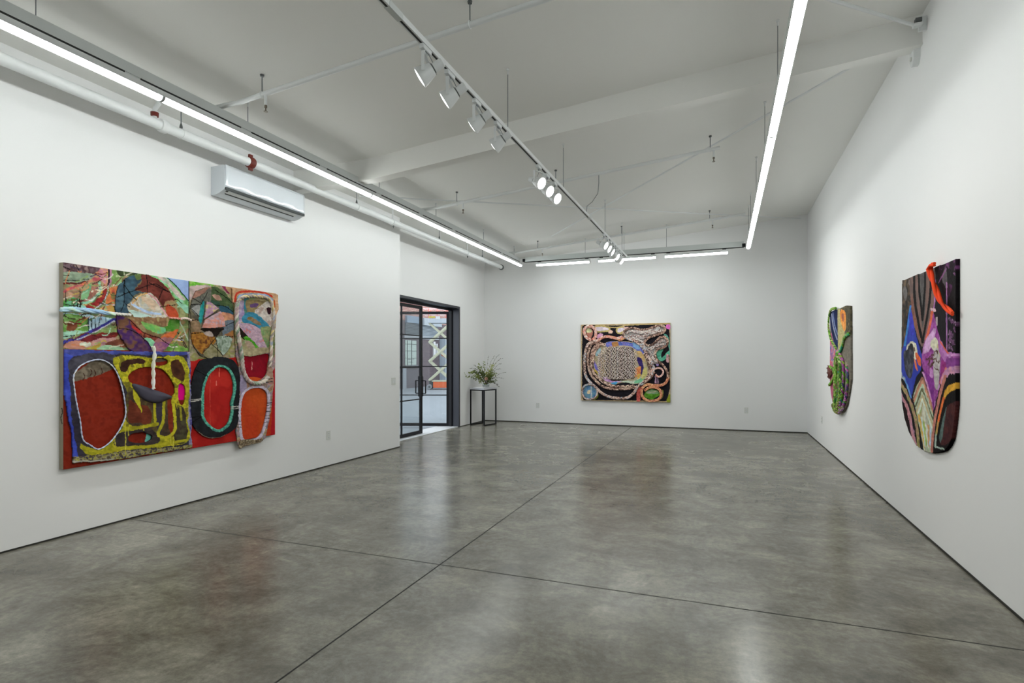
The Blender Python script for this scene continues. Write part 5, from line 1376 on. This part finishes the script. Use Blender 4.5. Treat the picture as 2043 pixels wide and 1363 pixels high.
P([(180, 90), (215, 150), (256, 340), (235, 500), (190, 590), (180, 400)], 'a8a070 b0a878 989060'); P([(190, 60), (340, 30), (340, 370), (268, 370), (262, 180), (225, 100)], '4a4638 5a5440 3a382e 6a6048', scale=.1)
P([(205, 130), (235, 100), (268, 140), (272, 280), (262, 345), (245, 330), (212, 230)], 'd0803c d88a40 e09858'); P([(225, 150), (245, 150), (245, 240), (232, 220)], '8a5048')
P([(240, 600), (340, 380), (340, 800), (290, 720)], '7a7468 6a655c')
R.relief('painted_panel', om, -.023, .001, bump=.001)
gr = '5a8a30 6a9a38 4a7a28 88a850 7a6a4a 3a6a30 a8b078'; gp = 'b060a0 5a8a30 c070b0 2f7a6a 6a9a38 8a4a80 4a4a70 7a8a40'
R.rope('braid', [(170, 85), (108, 110), (88, 210), (88, 330), (118, 450), (175, 545)], 34, gr, z=.014, plait=True, pitch=.11, label='green braid along the blue panel')
R.rope('braid', [(322, 375), (285, 400), (258, 450), (240, 530), (200, 605)], 46, '2f8a6a 5a8a30 6a9a38 4a7a50 88a878', z=.016, plait=True, pitch=.14, label='green braid rising to the right edge')
R.rope('braid', [(195, 590), (175, 700), (172, 830), (172, 980), (166, 1110), (150, 1240)], 50, gr, z=.018, plait=True, pitch=.15, label='thick green braid running down')
R.rope('braid', [(205, 600), (215, 720), (212, 860), (205, 1000), (200, 1120), (185, 1255)], 44, '4a7a28 2f7a6a 5a8a30 6a6a40 7a9a50', z=.026, plait=True, pitch=.13)
R.rope('braid', [(215, 610), (255, 700), (262, 830), (255, 980), (240, 1110), (215, 1255)], 50, gp, z=.02, plait=True, pitch=.15, label='magenta and green braid')
R.rope('braid', [(290, 740), (305, 860), (298, 1000), (280, 1120), (240, 1245)], 46, gp, z=.016, plait=True, pitch=.14)
R.rope('braid', [(100, 745), (140, 780), (150, 860), (120, 930), (95, 960)], 30, gr, z=.02, plait=True, pitch=.1)
R.rope('braid', [(190, 600), (230, 700), (238, 840), (232, 1000), (222, 1120), (200, 1260)], 44, gr, z=.03, plait=True, pitch=.13)
R.rope('braid', [(160, 640), (150, 780), (152, 940), (150, 1080), (140, 1200)], 40, gr, z=.012, plait=True, pitch=.12)
R.rope('braid', [(205, 900), (225, 1000), (215, 1120), (190, 1230)], 44, '6a6a40 7a8a40 8a6a8a 5a8a30 6a5a40', z=.03, plait=True, pitch=.13)
R.rope('braid', [(140, 1180), (170, 1250), (215, 1268), (260, 1210)], 44, '6a6a40 7a8a40 8a6a8a 5a8a30 6a5a40', z=.026, plait=True, pitch=.13)
qv = R.uv([(72, 820), (70, 765), (84, 735), (105, 750), (135, 800), (112, 850), (95, 885), (80, 870)]); qv = spline(qv, True, 4); n_ = len(qv); ct = qv.mean(0)
vs = [R.P0 + u * R.U - v * up + (.012 + .016 * (i_ % 4 == 0)) * R.N for i_, (u, v) in enumerate(qv)] + [R.P0 + ct[0] * R.U - ct[1] * up + .012 * R.N]
cf = MB().add(vs, [(i, (i + 1) % n_, n_) for i in range(n_)]).build('curled_cloth', mat('rust_cloth', '6a3026', .7, var=.4, scale=30), root, smooth=True)
cf['label'] = 'rust brown curled cloth edge'; sm = cf.modifiers.new('thickness', 'SOLIDIFY'); sm.thickness = .006

# ===== big shaped painting, right wall
root, T, om = right_art((1797.5, 514, 1907, 905), (1780, 500, 6.493),
    [(130, 388), (840, 100), (838, 800), (838, 1330), (836, 1700), (828, 2000), (805, 2250), (775, 2440), (730, 2540), (680, 2600), (600, 2622), (520, 2632), (430, 2612), (310, 2525), (215, 2350), (160, 2180), (128, 1980), (118, 1800), (120, 1363)], .0062, 47,
    'large round bottomed dark painting with orange rope, blue and magenta diamonds on right wall')
P, S = T.P, T.S
T.fill(om, '0d0a0d 120c12', scale=.3)
P([(90, 380), (245, 330), (255, 560), (235, 720), (190, 900), (155, 1240), (90, 1400)], '3e352e 5a4a3a 2a2826 4a4038 6a5a48', scale=.12, only=om); P([(140, 520), (170, 460), (195, 560), (170, 650)], '6a6664'); P([(215, 420), (240, 380), (240, 480)], '7a7474')
P([(240, 330), (535, 190), (545, 760), (480, 1000), (395, 1250), (300, 1020), (255, 780)], '6e5650 7a605a 665450', scale=.2, var=.08)
P([(360, 260), (430, 230), (430, 700), (395, 1000), (370, 700)], '5a5654 504c4c')
S([(287, 300), (292, 600), (335, 900), (396, 1190)], 30, '090507'); S([(345, 270), (352, 520), (376, 720), (394, 900)], 26, '090507'); S([(427, 225), (428, 460), (412, 650), (396, 900)], 26, '090507'); S([(505, 190), (500, 480), (470, 760), (398, 1170)], 32, '090507')
P([(262, 560), (290, 800), (330, 980), (380, 1180), (300, 1000), (250, 740)], '8a5a48 7a5044')
P([(620, 140), (860, 80), (860, 270), (720, 230), (600, 250)], '1a0a18 6a3a68 241022 120810', scale=.05, only=om); P([(620, 180), (690, 170), (690, 220), (630, 240)], '1a0a1a')
P([(650, 340), (700, 230), (712, 480), (685, 470)], '4a4448 5a5458', scale=.05); S([(700, 240), (640, 350), (600, 420)], 10, '7a4a78')
S([(560, 380), (556, 560), (545, 750)], 15, '9a5a98 b07ab0'); S([(708, 420), (708, 900), (710, 1300)], 17, '8a5a90 a070a0')
P([(720, 440), (780, 460), (760, 560), (720, 600)], '4a2048 1a0818')
for (x, y, w) in ((760, 900, 50), (800, 940, 40), (745, 1080, 45), (760, 1160, 60), (745, 1250, 50), (790, 300, 14), (800, 1020, 25)): S([(x, y), (x + 22, y + 26)], w, '4a2a4c 7a5078 2a1428 a080a0', scale=.02, wob=.03)
P([(565, 870), (590, 870), (595, 960), (570, 960)], 'b0a0a0'); P([(500, 755), (560, 750), (565, 790), (510, 790)], 'c8a8b0')
# blue diamond
bd_ = T.P([(240, 690), (262, 830), (300, 1040), (340, 1200), (378, 1330), (392, 1400), (370, 1560), (330, 1610), (300, 1680), (245, 1930), (190, 1700), (100, 1560), (100, 1380), (150, 1240), (185, 1020)], '2c3a9c 3444a8 28348c', scale=.2, var=.1, only=om, smooth=False)
S([(238, 720), (200, 1000), (165, 1230)], 26, '3a88c0 3a68b8'); S([(150, 1640), (200, 1760), (245, 1900)], 22, '6a9ad0 4a78b8'); P([(250, 800), (290, 1040), (250, 1100), (220, 900)], '3a3cb0')
P([(185, 1290), (205, 1210), (255, 1175), (310, 1215), (330, 1330), (315, 1400), (280, 1420), (200, 1400)], 'c8c4ae d0ccba'); P([(205, 1290), (225, 1215), (262, 1210), (285, 1290), (270, 1420), (210, 1420)], '26262a 303036')
P([(285, 1240), (300, 1250), (298, 1300), (286, 1290)], '5a3a28'); P([(155, 1300), (260, 1300), (282, 1400), (270, 1560), (235, 1660), (185, 1600), (155, 1450)], '2c2c34 3a3a44 50505a', scale=.04)
P([(300, 1330), (330, 1330), (378, 1420), (366, 1500), (320, 1430)], 'd05a30 e07a50'); P([(285, 1410), (310, 1440), (335, 1560), (305, 1530)], 'd05a30 d88058')
# magenta diamond
P([(525, 760), (570, 940), (625, 1150), (710, 1310), (860, 1330), (860, 1570), (700, 1560), (630, 1710), (560, 1990), (535, 2080), (470, 1760), (390, 1500), (385, 1350), (420, 1180), (470, 960)], '8a3a88 9a5098 7a3078 b07ab0', scale=.1, only=om, smooth=False)
S([(520, 800), (490, 960), (445, 1150)], 34, 'c8583c d06848'); P([(440, 1150), (520, 1050), (560, 1000), (560, 1120), (480, 1300), (400, 1330)], 'b88ab8 c8a0c8'); P([(500, 1180), (545, 1130), (590, 1150), (600, 1230), (560, 1290), (505, 1260)], 'c8c4ae')
P([(590, 1230), (620, 1230), (625, 1380), (590, 1350)], 'a89a6a'); P([(545, 1300), (610, 1300), (620, 1560), (590, 1780), (555, 1760), (535, 1520)], 'a8a4a0 b8b0b0 989090'); 
for pth in ([(440, 1430), (520, 1360), (590, 1310)], [(460, 1500), (520, 1400), (580, 1420)], [(480, 1400), (500, 1520), (540, 1440)], [(560, 1500), (620, 1600)], [(520, 1380), (600, 1460)]): S(pth, 16, '4a2a24 5a3a30', wob=.03)
P([(410, 1560), (500, 1650), (540, 1700), (545, 2060), (500, 1850)], '70287a 80308a 682070'); S([(400, 1580), (450, 1720), (510, 1960)], 22, 'c898c0 b880b0')
P([(620, 1150), (700, 1300), (700, 1440), (640, 1380), (600, 1230)], 'b070b0 a060a0'); P([(640, 1440), (705, 1480), (640, 1620)], '8a2a70'); S([(700, 1345), (860, 1355)], 34, 'c890c0 b078b0', only=om); S([(700, 1545), (860, 1525)], 40, 'c090c0 a870a8', only=om)
P([(715, 1400), (860, 1400), (860, 1500), (715, 1510)], '7a3a80', only=om); S([(625, 1180), (705, 1300), (730, 1330)], 14, 'd06040')
S([(700, 1520), (650, 1640), (620, 1720)], 16, 'd07a68')
# lower part
T.c(1780, 700, 6.193); P, S = T.P, T.S
P([(80, 560), (130, 640), (190, 800), (240, 1100), (80, 1100)], '1c070c 14050a', only=om)
S([(100, 540), (160, 640), (210, 780), (245, 950), (290, 1190)], 36, 'b07880 c08890 9a7088', only=om, wob=.02); S([(105, 400), (180, 530), (250, 700), (300, 900), (340, 1260)], 34, '8a8450 a09060 a87870 7a8a48', scale=.03, only=om, wob=.02)
S([(110, 300), (150, 350)], 34, 'a0a8b0', wob=.04)
fe = T.P([(375, 320), (300, 440), (262, 560), (300, 760), (340, 950), (370, 1120), (400, 1300), (490, 1300), (505, 1000), (510, 760), (450, 520)], 'b0b0a0 9aa888 c8c8b8 a89a70 8aa068', scale=.05, ani=(3, 1), only=om, smooth=False)
for k, cc in enumerate(('9a6a58', 'c08a70', 'a8b8a0', '5a5a40', 'a8b098', 'b8a880', 'c0c8b8')):
    o_ = k * 46; S([(268 + k * 9, 600 + k * 28), (375, 330 + o_), (500, 730 + k * 40)], 22, cc, smooth=False, wob=.014, only=om)
for k, cc in enumerate(('c8a050', 'b8c8c0', '98b060', 'd0d0c8', 'c09060', 'a8b8c8')):
    S([(330 + k * 28, 800 + 30 * k), (370 + k * 22, 1000 + 20 * k), (400 + k * 14, 1180)], 20, cc, wob=.025, only=om & fe)
P([(640, 360), (860, 250), (860, 700), (800, 1300), (505, 1300), (520, 760), (600, 420)], '090607', only=om, smooth=False, var=.05)
P([(660, 230), (800, 190), (820, 250), (700, 300), (630, 400), (600, 400)], 'b080a8 c08a98', only=om); S([(660, 310), (620, 440), (575, 620), (530, 850), (505, 1040), (490, 1250)], 34, 'a86a60 b87868', only=om, wob=.006)
P([(860, 360), (800, 392), (690, 440), (650, 500), (625, 620), (670, 560), (680, 540), (860, 430)], 'd09a30 d8a640', only=om, smooth=False); S([(640, 580), (600, 740), (570, 880)], 24, 'd0602c d87038', wob=.004); S([(567, 890), (545, 1030)], 22, 'c09050 8a8a50', wob=.004); S([(543, 1040), (533, 1185), (640, 1215)], 20, 'a0b0a0 98a8a0', wob=.004, smooth=False, only=om)
P([(680, 690), (800, 620), (860, 600), (830, 900), (740, 1080), (640, 1170), (585, 1110), (650, 860)], '3a1a1e 44201f', only=om); P([(672, 690), (625, 850), (585, 1060), (610, 1120), (650, 860)], '4a5c58 566864')
T.relief('painted_panel', om, -.023, .001, bump=.0008)
T.c(1780, 500, 6.493)
T.rope('rope', [(610, 175), (565, 180), (540, 215), (560, 310), (610, 450), (680, 640), (760, 735), (850, 815)], 70, 'd8401c e04820 d03c18', z=.03, strands=2, pitch=.5, label='thick orange rope across the top right corner', taper=[.8, 1, 1, 1, .9, .9, .8], sides=10)
